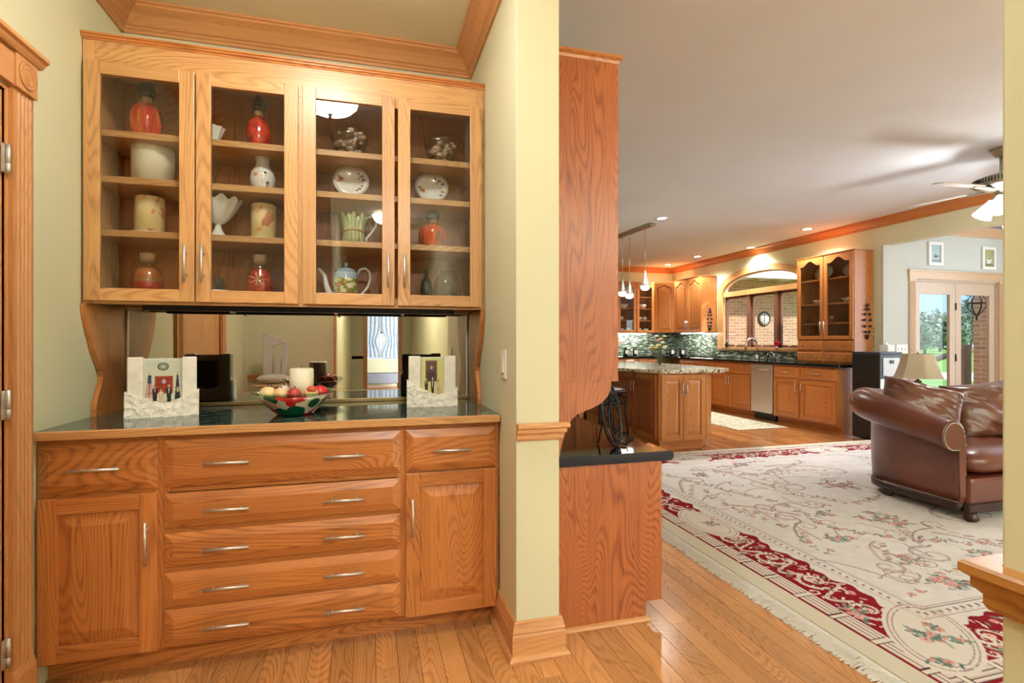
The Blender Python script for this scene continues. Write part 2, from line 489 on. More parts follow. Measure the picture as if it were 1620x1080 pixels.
# ceilings
struct('ceiling', G().box(WX, SX + 0.15, -2.6, PY, LC, LC + 0.1).box(PX, SX + 0.15, PY, KY + 0.2, LC, LC + 0.1), M['white_ceil'])
struct('ceiling_sunroom', G().box(SX + 0.15, 9.75, 0.8, 5.5, LC, LC + 0.1), M['white_ceil'])
struct('wall_sunroom_side', G().box(9.65, 9.75, 0.8, 5.36, 0, LC).box(SX + 0.15, 9.65, 0.7, 0.8, 0, LC), M['grey_wall'])
struct('wall_south', G().box(WX + 0.14, 1.4, -2.7, -2.6, 0, LC).box(6.2, SX + 0.15, -2.7, -2.6, 0, LC).box(1.4, 6.2, -2.7, -2.6, 0, 0.3).box(1.4, 6.2, -2.7, -2.6, 2.5, LC), M['sage'])
struct('ceiling_pantry', G().box(LX - 0.12, WX, -6.2, PY, HC, HC + 0.1).box(LX - 0.12, RX, PY, BY + 0.1, HC, HC + 0.1), M['sage_ceil'])

# pantry walls
DY0, DY1, DZ = 1.16, 2.035, 2.04           # opening of the door in the left wall
g = G().box(LX - 0.12, LX, DY1, BY + 0.1, 0, HC).box(LX - 0.12, LX, 0.2, DY0, 0, HC).box(LX - 0.12, LX, DY0, DY1, DZ, HC)
struct('wall_left', g, M['sage'])
struct('wall_alcove_back', G().box(LX, RX, BY, BY + 0.1, 0, HC), M['sage'])
wp = struct('wall_partition', G().box(RX, PX, PY, KY, 0, LC), M['sage'], bevel=0.004)
struct('wall_right', G().box(WX, WX + 0.14, -6.2, WY, 0, LC), M['sage'], bevel=0.004)
struct('wall_pantry_rear', G().box(LX - 0.12, -0.33, 0.08, 0.2, 0, HC), M['sage'])
struct('wall_hallway', G().box(-0.5, -0.38, -6.2, 0.08, 0, HC), M['sage'])

# crown moulding of the alcove
crown = [(0.0, 2.687), (0.012, 2.687), (0.016, 2.697), (0.024, 2.703), (0.024, 2.711), (0.034, 2.716), (0.045, 2.735), (0.062, 2.757), (0.085, 2.772),
         (0.092, 2.776), (0.092, 2.786), (0.100, 2.790), (0.100, HC), (0.0, HC)]
struct('trim_1', molding(G(), [(RX, PY), (RX, BY), (LX, BY)], crown), M['case_x'])
struct('trim_2', molding(G(), [(LX, BY), (LX, 0.2)], crown), M['case_y'])
# mitre: the two runs overlap inside the corner block only

base = [(0.0, 0.0), (0.034, 0.0), (0.036, 0.012), (0.028, 0.022), (0.020, 0.026), (0.020, 0.098), (0.016, 0.104), (0.019, 0.110), (0.014, 0.128), (0.010, 0.146), (0.006, 0.150), (0.0, 0.150)]
struct('baseboard_partition', molding(G(), [(PX, 2.055), (PX, PY), (RX, PY), (RX, 2.255)], base), M['case_x'])
rail = [(0.0, 0.847), (0.010, 0.847), (0.014, 0.855), (0.014, 0.868), (0.024, 0.878), (0.024, 0.890), (0.034, 0.897), (0.034, 0.909), (0.030, 0.913), (0.0, 0.913)]
struct('trim_chair_rail_partition', molding(G(), [(PX, 2.055), (PX, PY), (RX, PY)], rail), M['case_x'])
struct('trim_chair_rail_right', molding(G(), [(WX, -2.0), (WX, WY), (WX + 0.14, WY)], rail), oak('golden_rail', (184, 130, 66), (136, 84, 36), 'y', tint=0.02, contrast=0.4))
struct('baseboard_right', molding(G(), [(WX, -2.0), (WX, WY), (WX + 0.14, WY)], base), M['case_y'])
struct('trim_chair_rail_rear', molding(G(), [(LX, 0.2), (-0.33, 0.2)], rail), M['case_x'])
struct('trim_rear_casing', G().box(-0.345, -0.325, 0.06, 0.225, 0, 2.2), M['case_v'])

# far end of the back hallway (seen in the mirror): opening, window and curtains
g = G().box(-0.5, -0.06, -6.3, -6.2, 0, HC).box(0.62, WX + 0.14, -6.3, -6.2, 0, HC).box(-0.06, 0.62, -6.3, -6.2, 2.1, HC)
struct('wall_hallway_end', g, M['sage'])
g = G().box(-0.14, -0.05, -6.22, -6.18, 0, 2.1).box(0.61, 0.70, -6.22, -6.18, 0, 2.1).box(-0.14, 0.70, -6.22, -6.18, 2.1, 2.2)
struct('trim_hallway_opening', g, M['case_v'])
struct('trim_hallway_rail', G().box(-0.38, -0.14, -6.215, -6.2, 0.85, 0.91).box(0.70, WX, -6.215, -6.2, 0.85, 0.91), M['case_x'])
struct('wall_far_room', G().box(-2.0, -0.45, -9.1, -9.0, 0, HC).box(1.05, 3.0, -9.1, -9.0, 0, HC).box(-0.45, 1.05, -9.1, -9.0, 0, 0.75).box(-0.45, 1.05, -9.1, -9.0, 2.3, HC), M['sage'])
struct('wall_far_room_side', G().box(-2.1, -2.0, -9.1, -6.2, 0, HC).box(3.0, 3.1, -9.1, -6.2, 0, HC), M['sage'])
struct('ceiling_far_room', G().box(-2.1, 3.1, -9.1, -6.2, HC, HC + 0.1), M['sage_ceil'])
struct('window_1', G().box(-0.45, 1.05, -9.08, -9.06, 1.46, 1.5).box(0.28, 0.32, -9.08, -9.06, 0.75, 2.3), M['white'])
M['curtain'] = plain('pale_blue_curtain', (190, 206, 222), 0.8, var=0.12, vscale=14)
def curtain(x0, x1, label):
    g = G()
    def fn(u, v):
        z = 2.35 - v * 1.55
        pinch = 1 - 0.55 * math.exp(-((v - 0.72) / 0.14) ** 2) * 0.6
        xc = (x0 + x1) / 2
        return (xc + (x0 + (x1 - x0) * u - xc) * pinch, -8.93 + 0.03 * math.sin(u * 40), z)
    def fn2(u, v):
        p = fn(u, v); return (p[0], p[1] - 0.004, p[2])
    g.grid(fn, 60, 20).grid(fn2, 60, 20)
    single('window_curtain', g, M['curtain'], label, 'curtain', group='curtains of the far window')
curtain(-0.4, 0.28, 'pale blue tied-back curtain seen in the mirror, panel nearer the candle')
curtain(0.32, 1.0, 'pale blue tied-back curtain seen in the mirror, panel nearer the framed photo')
M['ottoman'] = plain('blue_grey_fabric', (150, 158, 172), 0.8, var=0.05)
t = thing('ottoman', 'low blue-grey ottoman under the curtained window seen in the mirror', 'ottoman', (0.28, -8.1, 0))
part('cushion', G().box(-0.5, 0.5, -0.3, 0.3, 0.16, 0.42), M['ottoman'], t, 0.04)
for sx in (-1, 1):
    for sy in (-1, 1): part('leg', G().lathe([(0.02, 0), (0.03, 0.16)], 10, (sx * 0.44, sy * 0.24, 0)), M['dark_wood'], t)

# door in the left wall with fluted casing, corner block, hinges
door = struct('door_1', G().box(LX - 0.042, LX - 0.004, DY0 + 0.004, DY1 - 0.002, 0.008, DZ - 0.006), M['case_v'], bevel=0.002)
for (z0, z1) in ((0.25, 0.95), (1.1, 1.85)):
    for (y0, y1) in ((1.28, 1.55), (1.64, 1.91)):
        gg = G(); gg.x = Matrix.Rotation(PI / 2, 4, 'Z')
        gg.raised(y0, y1, z0, z1, -LX + 0.006, -LX + 0.004, -LX - 0.004, 0.05)
        struct('door_panel', gg, M['case_v'], door)
def casing_profile(y0, y1, x0):     # fluted board, proud of the wall towards +x
    n = 4; pts = [(x0, y0), (x0 + 0.018, y0)]
    w = (y1 - y0); m = 0.012; fw = (w - 2 * m) / n
    for i in range(n):
        a = y0 + m + i * fw
        for k in range(7):
            s_ = k / 6.0
            pts.append((x0 + 0.020 - 0.006 * math.sin(PI * s_) + 0.0, a + fw * (0.12 + 0.76 * s_)))
    pts += [(x0 + 0.018, y1), (x0, y1)]
    return pts
CY0, CY1 = 2.046, 2.150
struct('door_casing', G().prism(casing_profile(CY0, CY1, LX), 'z', 0.15, 2.055), M['case_v'], door)
struct('door_casing', G().prism(casing_profile(DY0 - 0.115, DY0 - 0.01, LX), 'z', 0.15, 2.055), M['case_v'], door)
for y0, y1 in ((CY0 - 0.003, CY1 + 0.003), (DY0 - 0.118, DY0 - 0.007)):
    struct('plinth_block', G().box(LX, LX + 0.028, y0, y1, 0, 0.13).prism([(LX, 0.13), (LX + 0.028, 0.13), (LX + 0.02, 0.16), (LX, 0.16)], 'y', y0, y1), M['case_v'], door, 0.002)
    rb = struct('corner_block', G().box(LX, LX + 0.03, y0, y1, 2.055, 2.17), M['case_v'], door, 0.002)
    yc, zc = (y0 + y1) / 2, 2.1125
    struct('rosette', G().lathe([(0.0, LX + 0.030), (0.010, LX + 0.037), (0.016, LX + 0.031), (0.022, LX + 0.031), (0.026, LX + 0.036), (0.031, LX + 0.031), (0.037, LX + 0.031), (0.042, LX + 0.036), (0.047, LX + 0.029)], 28, (0, yc, zc), ax='x'), M['case_v'], door)
struct('door_header', G().box(LX, LX + 0.022, DY0 - 0.01, CY0, 2.06, 2.165), M['case_y'], door)
struct('door_cap', molding(G(), [(LX, CY1 + 0.02), (LX, DY0 - 0.13)], [(0, 2.168), (0.034, 2.168), (0.04, 2.175), (0.046, 2.185), (0.056, 2.192), (0.056, 2.205), (0, 2.205)]), M['case_y'], door)
struct('door_jamb', G().box(LX - 0.12, LX + 0.004, DY1, DY1 + 0.012, 0, DZ + 0.012).box(LX - 0.12, LX + 0.004, DY0 - 0.012, DY0, 0, DZ + 0.012).box(LX - 0.12, LX + 0.004, DY0, DY1, DZ, DZ + 0.012), M['case_v'], door)
for zc in (1.815, 1.027, 0.232):
    hg = G().lathe([(0.0065, zc - 0.047), (0.0065, zc - 0.016), (0.005, zc - 0.015), (0.005, zc - 0.014), (0.0065, zc - 0.013), (0.0065, zc + 0.047)], 12, (LX + 0.012, CY0 - 0.012, 0))
    hg.box(LX + 0.004, LX + 0.007, CY0 - 0.034, CY0 - 0.010, zc - 0.046, zc + 0.046)
    struct('hinge', hg, M['steel'], door)
struct('wall_side_room', G().box(LX - 1.3, LX - 1.2, 0.2, 2.9, 0, HC), M['sage'])

t = thing('pedestal_table', 'small round pedestal table seen in the mirror by the rear wall', 'table', (-0.86, 0.44, 0))
part('table_top', G().lathe([(0, 0.815), (0.19, 0.815), (0.2, 0.825), (0.2, 0.835), (0, 0.84)], 36), M['pale_h'], t)
part('pedestal', G().lathe([(0.14, 0), (0.14, 0.02), (0.05, 0.06), (0.03, 0.2), (0.045, 0.4), (0.03, 0.6), (0.06, 0.815)], 24), M['dark_wood'], t)
M['grey_stone'] = plain('pale_grey_stone', (206, 204, 200), 0.7, var=0.05, vscale=30)
t = thing('stone_sculpture', 'pale angular stone sculpture of leaning slabs seen in the mirror', 'sculpture', (-0.86, 0.44, 0.8405))
part('rock_foot', G().ball((0, 0, 0.045), (0.15, 0.09, 0.047), 24, 12, disp=lambda d: 0.08 * noise.noise(d * 4)), M['grey_stone'], t)
part('tall_slab', G().prism([(-0.09, 0.06), (-0.01, 0.06), (-0.01, 0.34), (0.10, 0.38), (0.08, 0.41), (-0.08, 0.47), (-0.09, 0.46)], 'y', -0.025, 0.025), M['grey_stone'], t, 0.004)
part('short_block', G().box(0.01, 0.06, -0.03, 0.03, 0.06, 0.22), M['grey_stone'], t, 0.004)
part('leaning_slab', G().prism([(0.06, 0.06), (0.10, 0.06), (0.13, 0.37), (0.10, 0.39), (0.075, 0.34)], 'y', -0.02, 0.02), M['grey_stone'], t, 0.004)

# light switch of the pantry
sw = thing('light_switch', 'ivory rocker light switch on the sage wall right of the mirror', 'switch', (RX, 2.113, 1.135))
part('plate', G().box(-0.006, 0, -0.037, 0.037, -0.06, 0.06), M['white'], sw, 0.002)
part('rocker', G().add([(-0.006,-0.017,-0.034),(-0.006,0.017,-0.034),(-0.012,0.017,-0.034),(-0.012,-0.017,-0.034),(-0.006,-0.017,0.034),(-0.006,0.017,0.034),(-0.0075,0.017,0.034),(-0.0075,-0.017,0.034)],[(0,3,2,1),(4,5,6,7),(0,1,5,4),(1,2,6,5),(2,3,7,6),(3,0,4,7)]), M['cream'], sw)

# pantry ceiling lamp (its reflection shows in the cabinet glass)
cl = thing('ceiling_lamp', 'semi-flush frosted glass bowl lamp reflected in the cabinet glass', 'lamp', (-0.24, 1.53, HC))
part('canopy', G().lathe([(0.07, 0), (0.07, -0.012), (0.03, -0.03), (0.012, -0.035), (0.012, -0.13)], 24), M['black_iron'], cl)
part('bowl', G().lathe([(0.17, -0.06), (0.162, -0.085), (0.13, -0.115), (0.08, -0.135), (0.0, -0.142)], 32, caps=False), plain('lit_pantry_bowl', (250, 248, 242), 0.5, emit_s=PANTRY), cl)
part('finial', G().lathe([(0.0, -0.175), (0.012, -0.165), (0.006, -0.157), (0.016, -0.145), (0.0, -0.138)], 16), M['black_iron'], cl)
hl = thing('added_fill_lamp', 'unseen frosted ceiling lamp added behind the viewer to fill the pantry with light', 'lamp', (0.25, -1.6, HC))  # unseen lamp added in the hallway to light the lower cabinets from the front
part('canopy', G().lathe([(0.10, -0.001), (0.10, -0.03), (0.05, -0.03)], 24), M['black_iron'], hl)
part('bowl', G().lathe([(0.22, -0.03), (0.20, -0.08), (0.13, -0.12), (0.0, -0.14)], 28), plain('lit_fill_bowl', (250, 248, 244), 0.5, emit_s=HALL_FILL), hl)

# ------------------------------------------------------------------ cabinet builders (local frame: x right, front towards -y, z up)
def bar_pull(length, vertical):
    g = G(); h = length / 2; r = 0.0055; d = 0.030
    if vertical:
        g.lathe([(r, -h), (r, h)], 12, (0, -d, 0))
        for s in (-1, 1): g.tube([(0, 0, s * h * 0.6), (0, -d, s * h * 0.6)], 0.0042, 8)
    else:
        g.lathe([(r, -h), (r, h)], 12, (0, -d, 0), ax='x')
        for s in (-1, 1): g.tube([(s * h * 0.6, 0, 0), (s * h * 0.6, -d, 0)], 0.0042, 8)
    return g
PULLS = {}
def pull(parent, x, z, y, vertical, length=0.155):
    k = (vertical, length)
    if k not in PULLS: PULLS[k] = mesh_of('handle', bar_pull(length, vertical), M['steel'])
    return link('handle', PULLS[k], parent, (x, y, z))
def arch_pts(x0, x1, z, rise, n=14):
    """cathedral curve from x0 to x1: shoulders at z, crown at z+rise"""
    pts = []
    for i in range(n + 1):
        t = i / n; b = max(0.0, min(1.0, (abs(t - 0.5) * 2 - 0.0) / 0.78))
        s = 0.5 * (1 + math.cos(PI * b)) if b < 1 else 0
        pts.append((x0 + (x1 - x0) * t, z + rise * s))
    return pts
def drawer_front(parent, x0, x1, z0, z1, mat, y=0.0, th=0.02, inset=0.032):
    cx, cz = (x0 + x1) / 2, (z0 + z1) / 2
    g = G().raised(x0 - cx, x1 - cx, z0 - cz, z1 - cz, 0, -th * 0.45, -th, inset)
    return part('drawer', g, mat, parent, 0.0012, (cx, y, cz))
def panel_door(parent, x0, x1, z0, z1, mv, mh, y=0.0, th=0.02, sw=0.057, rw=0.057, glass_mat=None, arch=0.0, name='door', bevel=0.002):
    """stile-and-rail door; panel or glass pane; children rail, panel/pane"""
    cx, cz = (x0 + x1) / 2, (z0 + z1) / 2
    w, h = (x1 - x0) / 2, (z1 - z0) / 2
    d = bpy.data.objects.new(name, None); COL.objects.link(d); d.empty_display_size = 0.05; d.parent = parent; d.location = (cx, y, cz)
    part('stile', G().box(-w, -w + sw, -th, 0, -h, h), mv, d, bevel); part('stile', G().box(w - sw, w, -th, 0, -h, h), mv, d, bevel)
    part('rail', G().box(-w + sw, w - sw, -th, 0, -h, -h + rw), mh, d, bevel)
    if arch:
        a = arch_pts(w - sw, -w + sw, h - rw - arch, arch)
        part('rail', G().prism([(-w + sw, h), (w - sw, h)] + a, 'y', -th, 0), mh, d)
        out = [(-w + sw, -h + rw), (w - sw, -h + rw)] + a
    else:
        part('rail', G().box(-w + sw, w - sw, -th, 0, h - rw, h), mh, d, bevel)
        out = None
    if glass_mat:
        if out: part('pane', G().prism(out, 'y', -th * 0.55, -th * 0.45), glass_mat, d)
        else: part('pane', G().box(-w + sw, w - sw, -th * 0.55, -th * 0.45, -h + rw, h - rw), glass_mat, d)
    else:
        part('panel', G().raised(-w + sw, w - sw, -h + rw, h - rw, -0.001, -th * 0.35, -th * 0.92, min(0.045, (w - sw) * 0.42), outline=out), mv, d)
    return d

# ------------------------------------------------------------------ the built-in hutch: base, counter, mirror, display cabinet
FY = 2.20
bc = thing('base_cabinet', 'long oak base cabinet with seven drawers and two doors under the green marble counter', 'cabinet', (0, FY, 0))
part('body', G().box(LX + 0.004, RX - 0.004, 0.02, BY - FY - 0.004, 0.092, 0.884), M['base_v'], bc)
for x0, x1 in ((LX + 0.004, -1.105), (-0.765, -0.72), (0.11, 0.155), (0.515, RX - 0.004)):
    part('frame_stile', G().box(x0, x1, 0, 0.02, 0.092, 0.884), M['base_v'], bc, 0.001)
for x0, x1, zs in ((-1.105, -0.765, ((0.092, 0.11), (0.67, 0.70), (0.85, 0.884))), (-0.72, 0.11, ((0.092, 0.11), (0.23, 0.25), (0.37, 0.40), (0.515, 0.545), (0.67, 0.70), (0.85, 0.884))), (0.155, 0.515, ((0.092, 0.11), (0.67, 0.70), (0.85, 0.884)))):
    for z0, z1 in zs: part('frame_rail', G().box(x0, x1, 0.001, 0.02, z0, z1), M['base_h'], bc)
part('toe_kick', G().box(LX + 0.004, RX - 0.004, 0.065, 0.085, 0.0, 0.092), M['base_h'], bc)
d = drawer_front(bc, -1.118, -0.753, 0.690, 0.864, M['base_h']); pull(d, -0.0, -0.0, -0.02, False)
d = drawer_front(bc, 0.143, 0.526, 0.690, 0.864, M['base_h']); pull(d, 0.0, 0.0, -0.02, False)
for z0, z1 in ((0.690, 0.864), (0.538, 0.667), (0.395, 0.520), (0.247, 0.373), (0.097, 0.237)):
    d = drawer_front(bc, -0.733, 0.123, z0, z1, M['base_h'])
    pull(d, -0.212, 0.0, -0.02, False); pull(d, 0.208, 0.0, -0.02, False)
d = panel_door(bc, -1.118, -0.753, 0.096, 0.676, M['base_v'], M['base_h']); pull(d, 0.155, 0.115, -0.02, True)
d = panel_door(bc, 0.143, 0.526, 0.090, 0.684, M['base_v'], M['base_h']); pull(d, -0.165, 0.122, -0.02, True)

ct = thing('marble_counter', 'polished dark green marble counter with an oak edge strip', 'counter', (0, 2.16, 0.884))
part('marble_slab', G().box(LX + 0.001, RX - 0.001, 0.024, BY - 2.16 - 0.001, 0.0, 0.030), M['marble'], ct)
part('edge_strip', G().box(LX + 0.006, RX - 0.006, 0, 0.0235, 0.001, 0.031), M['oak_h'], ct, 0.003)

mr = thing('mirror', 'wide frameless wall mirror between the marble counter and the display cabinet', 'mirror', (0, BY, 0.914))
part('mirror_pane', G().box(LX + 0.032, RX - 0.032, -0.008, -0.001, 0.018, 0.462), M['mirror'], mr)
part('bottom_strip', G().box(LX + 0.026, RX - 0.026, -0.016, -0.001, 0.0005, 0.018), M['brass_dull'], mr, 0.002)
part('side_strip', G().box(RX - 0.032, RX - 0.026, -0.012, -0.001, 0.018, 0.462), M['steel'], mr)
part('side_strip', G().box(LX + 0.026, LX + 0.032, -0.012, -0.001, 0.018, 0.462), M['steel'], mr)

UY = 2.50
CZ0, CZ1 = 1.385, 2.462
dc = thing('display_cabinet', 'oak wall cabinet with four glass doors above the mirror', 'cabinet', (0, UY, 0))
dep = BY - UY - 0.002
part('side_panel', G().box(LX + 0.003, LX + 0.02, 0.02, dep, CZ0 + 0.005, CZ1), M['oak_v'], dc)
part('side_panel', G().box(RX - 0.02, RX - 0.003, 0.02, dep, CZ0 + 0.005, CZ1), M['oak_v'], dc)
part('back_panel', G().box(LX + 0.02, RX - 0.02, dep - 0.012, dep, CZ0 + 0.005, CZ1), M['base_v'], dc)
part('bottom_panel', G().box(LX + 0.02, RX - 0.02, 0.02, dep - 0.012, CZ0 + 0.012, CZ0 + 0.032), M['oak_h'], dc)
part('top_panel', G().box(LX + 0.02, RX - 0.02, 0.02, dep - 0.012, CZ1 - 0.02, CZ1), M['oak_h'], dc)
part('divider', G().box(-0.307, -0.289, 0.02, dep - 0.012, CZ0 + 0.032, CZ1 - 0.02), M['oak_v'], dc)
SHELF = (1.698, 1.922, 2.115)
for z in SHELF:
    part('shelf', G().box(LX + 0.021, -0.3075, 0.035, dep - 0.013, z - 0.028, z), M['oak_h'], dc, 0.002)
    part('shelf', G().box(-0.2885, RX - 0.021, 0.035, dep - 0.013, z - 0.028, z), M['oak_h'], dc, 0.002)
fz = 2.325
for x0, x1, z1 in ((LX + 0.003, LX + 0.045, CZ1), (RX - 0.045, RX - 0.003, CZ1), (-0.328, -0.27, fz)):
    part('frame_stile', G().box(x0, x1, 0, 0.02, CZ0, z1), M['oak_v'], dc, 0.001)
part('fascia', G().box(LX + 0.045, RX - 0.045, -0.001, 0.02, fz, CZ1), M['oak_h'], dc)
for x0, x1 in ((LX + 0.045, -0.328), (-0.27, RX - 0.045)): part('bottom_rail', G().box(x0, x1, 0.001, 0.02, CZ0, 1.43), M['oak_h'], dc)
part('top_moulding', molding(G(), [(RX - 0.003, 0.0), (LX + 0.003, 0.0)], [(0, CZ1), (0.004, CZ1), (0.006, CZ1 + 0.006), (0.012, CZ1 + 0.010), (0.012, CZ1 + 0.016), (0.018, CZ1 + 0.02), (0.018, CZ1 + 0.026), (0, CZ1 + 0.026)]), M['base_h'], dc)
for i, (x0, x1) in enumerate(((-1.117, -0.718), (-0.712, -0.308), (-0.290, 0.112), (0.127, 0.526))):
    d = panel_door(dc, x0, x1, 1.397, 2.372, M['oak_v'], M['oak_h'], glass_mat=M['pane'], sw=0.057, rw=0.052)
    w = (x1 - x0) / 2
    pull(d, (w - 0.029) * (1 if i in (0, 2) else -1), 1.557 - (1.397 + 2.372) / 2, -0.02, True)
brL = [(2.482, 1.384), (2.491, 1.333), (2.516, 1.269), (2.556, 1.19), (2.592, 1.136), (2.617, 1.102), (2.624, 1.078), (2.618, 1.055), (2.587, 1.003), (2.572, 0.97), (2.566, 0.942), (2.566, 0.9145)]
prof = [(y - UY, z) for y, z in brL] + [(dep - 0.002, 0.9145), (dep - 0.002, 1.384)]
part('side_bracket', G().prism(prof, 'x', LX + 0.003, LX + 0.022), M['base_v'], dc)
part('side_bracket', G().prism(prof, 'x', RX - 0.022, RX - 0.003), M['base_v'], dc)
ul = thing('under_cabinet_light', 'slim dark lighting strip fixed beneath the display cabinet', 'light strip', (0, 2.70, 1.362))
part('housing', G().box(-0.98, 0.42, -0.03, 0.03, 0.008, 0.034), M['black'], ul, 0.003)
for x in (-0.62, -0.16, 0.16): part('clip', G().box(x - 0.006, x + 0.006, -0.032, 0.032, 0.0, 0.008), M['steel'], ul)

# ------------------------------------------------------------------ what stands in the display cabinet
IY = 2.66
Z4, Z3, Z2, Z1 = SHELF[2], SHELF[1], SHELF[0], 1.417
def mottled(name, stops, scale=30, rough=0.25, coat=0.3, dist=0.6, stretch=(1, 1, 1)):
    n = N(name); f = n.noise(n.coords(stretch, True), scale, 3, 0.55, dist)
    return n.bsdf(n.ramp(f, stops), rough, 0, 0.5, coat=coat)
C = rgba
M['pepper_red'] = mottled('red_pepper', [(0.3, C((120, 16, 12))), (0.55, C((206, 44, 30))), (0.75, C((226, 96, 60)))], 30, 0.15, 0.6)
M['pepper_mix'] = mottled('mixed_peppers', [(0.36, C((40, 70, 36))), (0.44, C((196, 40, 28))), (0.58, C((222, 96, 40))), (0.68, C((232, 178, 64)))], 16, 0.2, 0.6, 0.4, (1.6, 1.6, 0.35))
M['layers'] = None
def layered():
    n = N('layered_preserves'); sp = n.n('ShaderNodeSeparateXYZ'); n.l(n.n('ShaderNodeTexCoord').outputs['Object'], sp.inputs[0])
    nz = n.noise(n.coords(), 60, 3)
    h = n.math('ADD', n.math('MULTIPLY', sp.outputs[2], 7.0), n.math('MULTIPLY', n.math('SUBTRACT', nz, 0.5), 0.25))
    col = n.ramp(h, [(0.0, C((92, 88, 40))), (0.18, C((120, 100, 52))), (0.26, C((176, 34, 26))), (0.5, C((196, 52, 40))), (0.56, C((150, 120, 60))), (0.72, C((190, 92, 44))), (0.9, C((200, 120, 60)))])
    return n.bsdf(col, 0.3, 0, 0.5, coat=0.4)
M['layers'] = layered()
M['cork'] = plain('cork', (206, 176, 134), 0.8, var=0.08, vscale=60)
M['dark_glass'] = plain('dark_green_glass', (26, 44, 40), 0.08, coat=1.0)
M['potpourri'] = mottled('dried_flowers', [(0.3, C((130, 100, 76))), (0.46, C((232, 212, 184))), (0.62, C((214, 140, 124))), (0.74, C((150, 150, 110)))], 60, 0.7, 0)
M['floral_wax'] = mottled('floral_candle_wax', [(0.4, C((238, 222, 164))), (0.55, C((240, 212, 150))), (0.6, C((222, 130, 100))), (0.68, C((130, 150, 96)))], 13, 0.4, 0.1, 0.5)
M['dec_china'] = mottled('painted_china', [(0.0, C((238, 236, 230))), (0.60, C((238, 236, 230))), (0.63, C((198, 122, 60))), (0.70, C((120, 84, 60)))], 18, 0.15, 0.5, 0.2)

def bottle_peppers(label, x, y, z, h, r, mat, ribs=0):
    t = thing('decorative_bottle', label, 'bottle', (x, y, z))
    g = G()
    prof = [(0.0, 0.004), (r * 0.72, 0.004), (r * 0.86, h * 0.10), (r * 0.98, h * 0.28), (r * 0.96, h * 0.42), (r * 0.78, h * 0.54), (r * 0.45, h * 0.61), (r * 0.32, h * 0.64)]
    n = 30; vs = []; fs = []
    for (rr, zz) in prof:
        for k in range(n):
            a = 2 * PI * k / n; q = 1 + (0.07 * math.cos(a * ribs) if ribs else 0)
            vs.append((rr * q * math.cos(a), rr * q * math.sin(a), zz))
    for j in range(len(prof) - 1):
        for k in range(n):
            k2 = (k + 1) % n; fs.append((j * n + k, j * n + k2, (j + 1) * n + k2, (j + 1) * n + k))
    g.add(vs, fs, 0, True)
    part('contents', g, mat, t)
    part('neck', G().lathe([(r * 0.33, h * 0.63), (r * 0.30, h * 0.70), (r * 0.34, h * 0.72)], 20), M['cork'], t)
    part('stopper', G().lathe([(r * 0.42, h * 0.72), (r * 0.52, h * 0.78), (r * 0.50, h * 0.90), (r * 0.30, h * 0.99), (0, h)], 20), M['dark_glass'], t)
    return t
def pillar_candle(label, x, y, z, r, h, mat, plate=None, group=None):
    if plate:
        single('saucer', G().lathe([(0, 0.0), (plate * 0.6, 0.0), (plate, 0.007), (plate, 0.010), (plate * 0.6, 0.004), (0, 0.004)], 32), M['cream'], plate_label(label), 'saucer', (x, y, z))
        z += 0.0045
    t = thing('pillar_candle', label, 'candle', (x, y, z), group=group)
    part('wax', G().lathe([(0, 0), (r, 0), (r, h - 0.006), (r - 0.005, h), (r * 0.8, h - 0.004), (r * 0.2, h - 0.007), (0, h - 0.007)], 36), mat, t)
    part('wick', G().tube([(0, 0, h - 0.008), (0.001, 0, h + 0.004), (0.003, 0, h + 0.012)], 0.0013, 6), M['wick'], t)
    return t
def plate_label(l): return 'cream saucer under the ' + ('painted candle behind the leftmost glass door' if 'leftmost' in l else 'painted candle behind the second glass door')
bottle_peppers('decorative bottle of mixed red peppers on the top shelf behind the leftmost glass door', -0.957, IY, Z4, 0.275, 0.062, M['pepper_mix'], 5)
pillar_candle('wide plain cream pillar candle behind the leftmost glass door', -0.932, IY, Z3, 0.082, 0.192, M['cream'])
pillar_candle('painted floral pillar candle on a saucer behind the leftmost glass door', -0.945, IY, Z2, 0.057, 0.168, M['floral_wax'], 0.088)
def preserve_jar(label, x, y, z, r, h, mat, handles=True, flower=False):
    t = thing('preserve_jar', label, 'jar', (x, y, z))
    part('contents', G().lathe([(0, 0.003), (r * 0.7, 0.003), (r * 0.93, h * 0.2), (r * 0.97, h * 0.38), (r * 0.85, h * 0.56), (r * 0.55, h * 0.68), (0, h * 0.70)], 28), mat, t)
    part('glass_jar', G().lathe([(r * 0.72, 0.0), (r * 0.97, h * 0.2), (r, h * 0.4), (r * 0.9, h * 0.57), (r * 0.6, h * 0.71), (r * 0.5, h * 0.8), (r * 0.55, h * 0.84)], 28), M['clear'], t)
    part('stopper', G().lathe([(r * 0.46, h * 0.80), (r * 0.52, h * 0.98), (r * 0.45, h), (0, h)], 20), M['cork'], t)
    if handles:
        for s in (-1, 1):
            part('handle', G().tube([(s * r * 0.55, 0, h * 0.80), (s * r * 0.95, 0, h * 0.86), (s * r * 1.0, 0, h * 0.72), (s * r * 0.86, 0, h * 0.58)], 0.006, 8), M['clear'], t)
    if flower:
        g = G()
        for k in range(7):
            a = k * 2 * PI / 7
            for q in range(2):
                g.tube([(0.0, -r * 1.0, h * 0.44), (math.cos(a) * r * 0.42 + (q - .5) * 0.006, -r * 0.97, h * 0.44 + math.sin(a) * r * 0.42), (math.cos(a) * r * 0.74, -r * 0.80, h * 0.44 + math.sin(a) * r * 0.62)], 0.0016, 5)
        part('painted_flower', g, plain('flower_paint', (226, 170, 120), 0.5), t)
    return t
preserve_jar('handled glass jar of layered preserves at the bottom behind the leftmost glass door', -0.953, IY, Z1, 0.060, 0.205, M['layers'])
bottle_peppers('round dark red corked bottle on the top shelf behind the second glass door', -0.501, IY, Z4, 0.262, 0.055, M['pepper_red'])
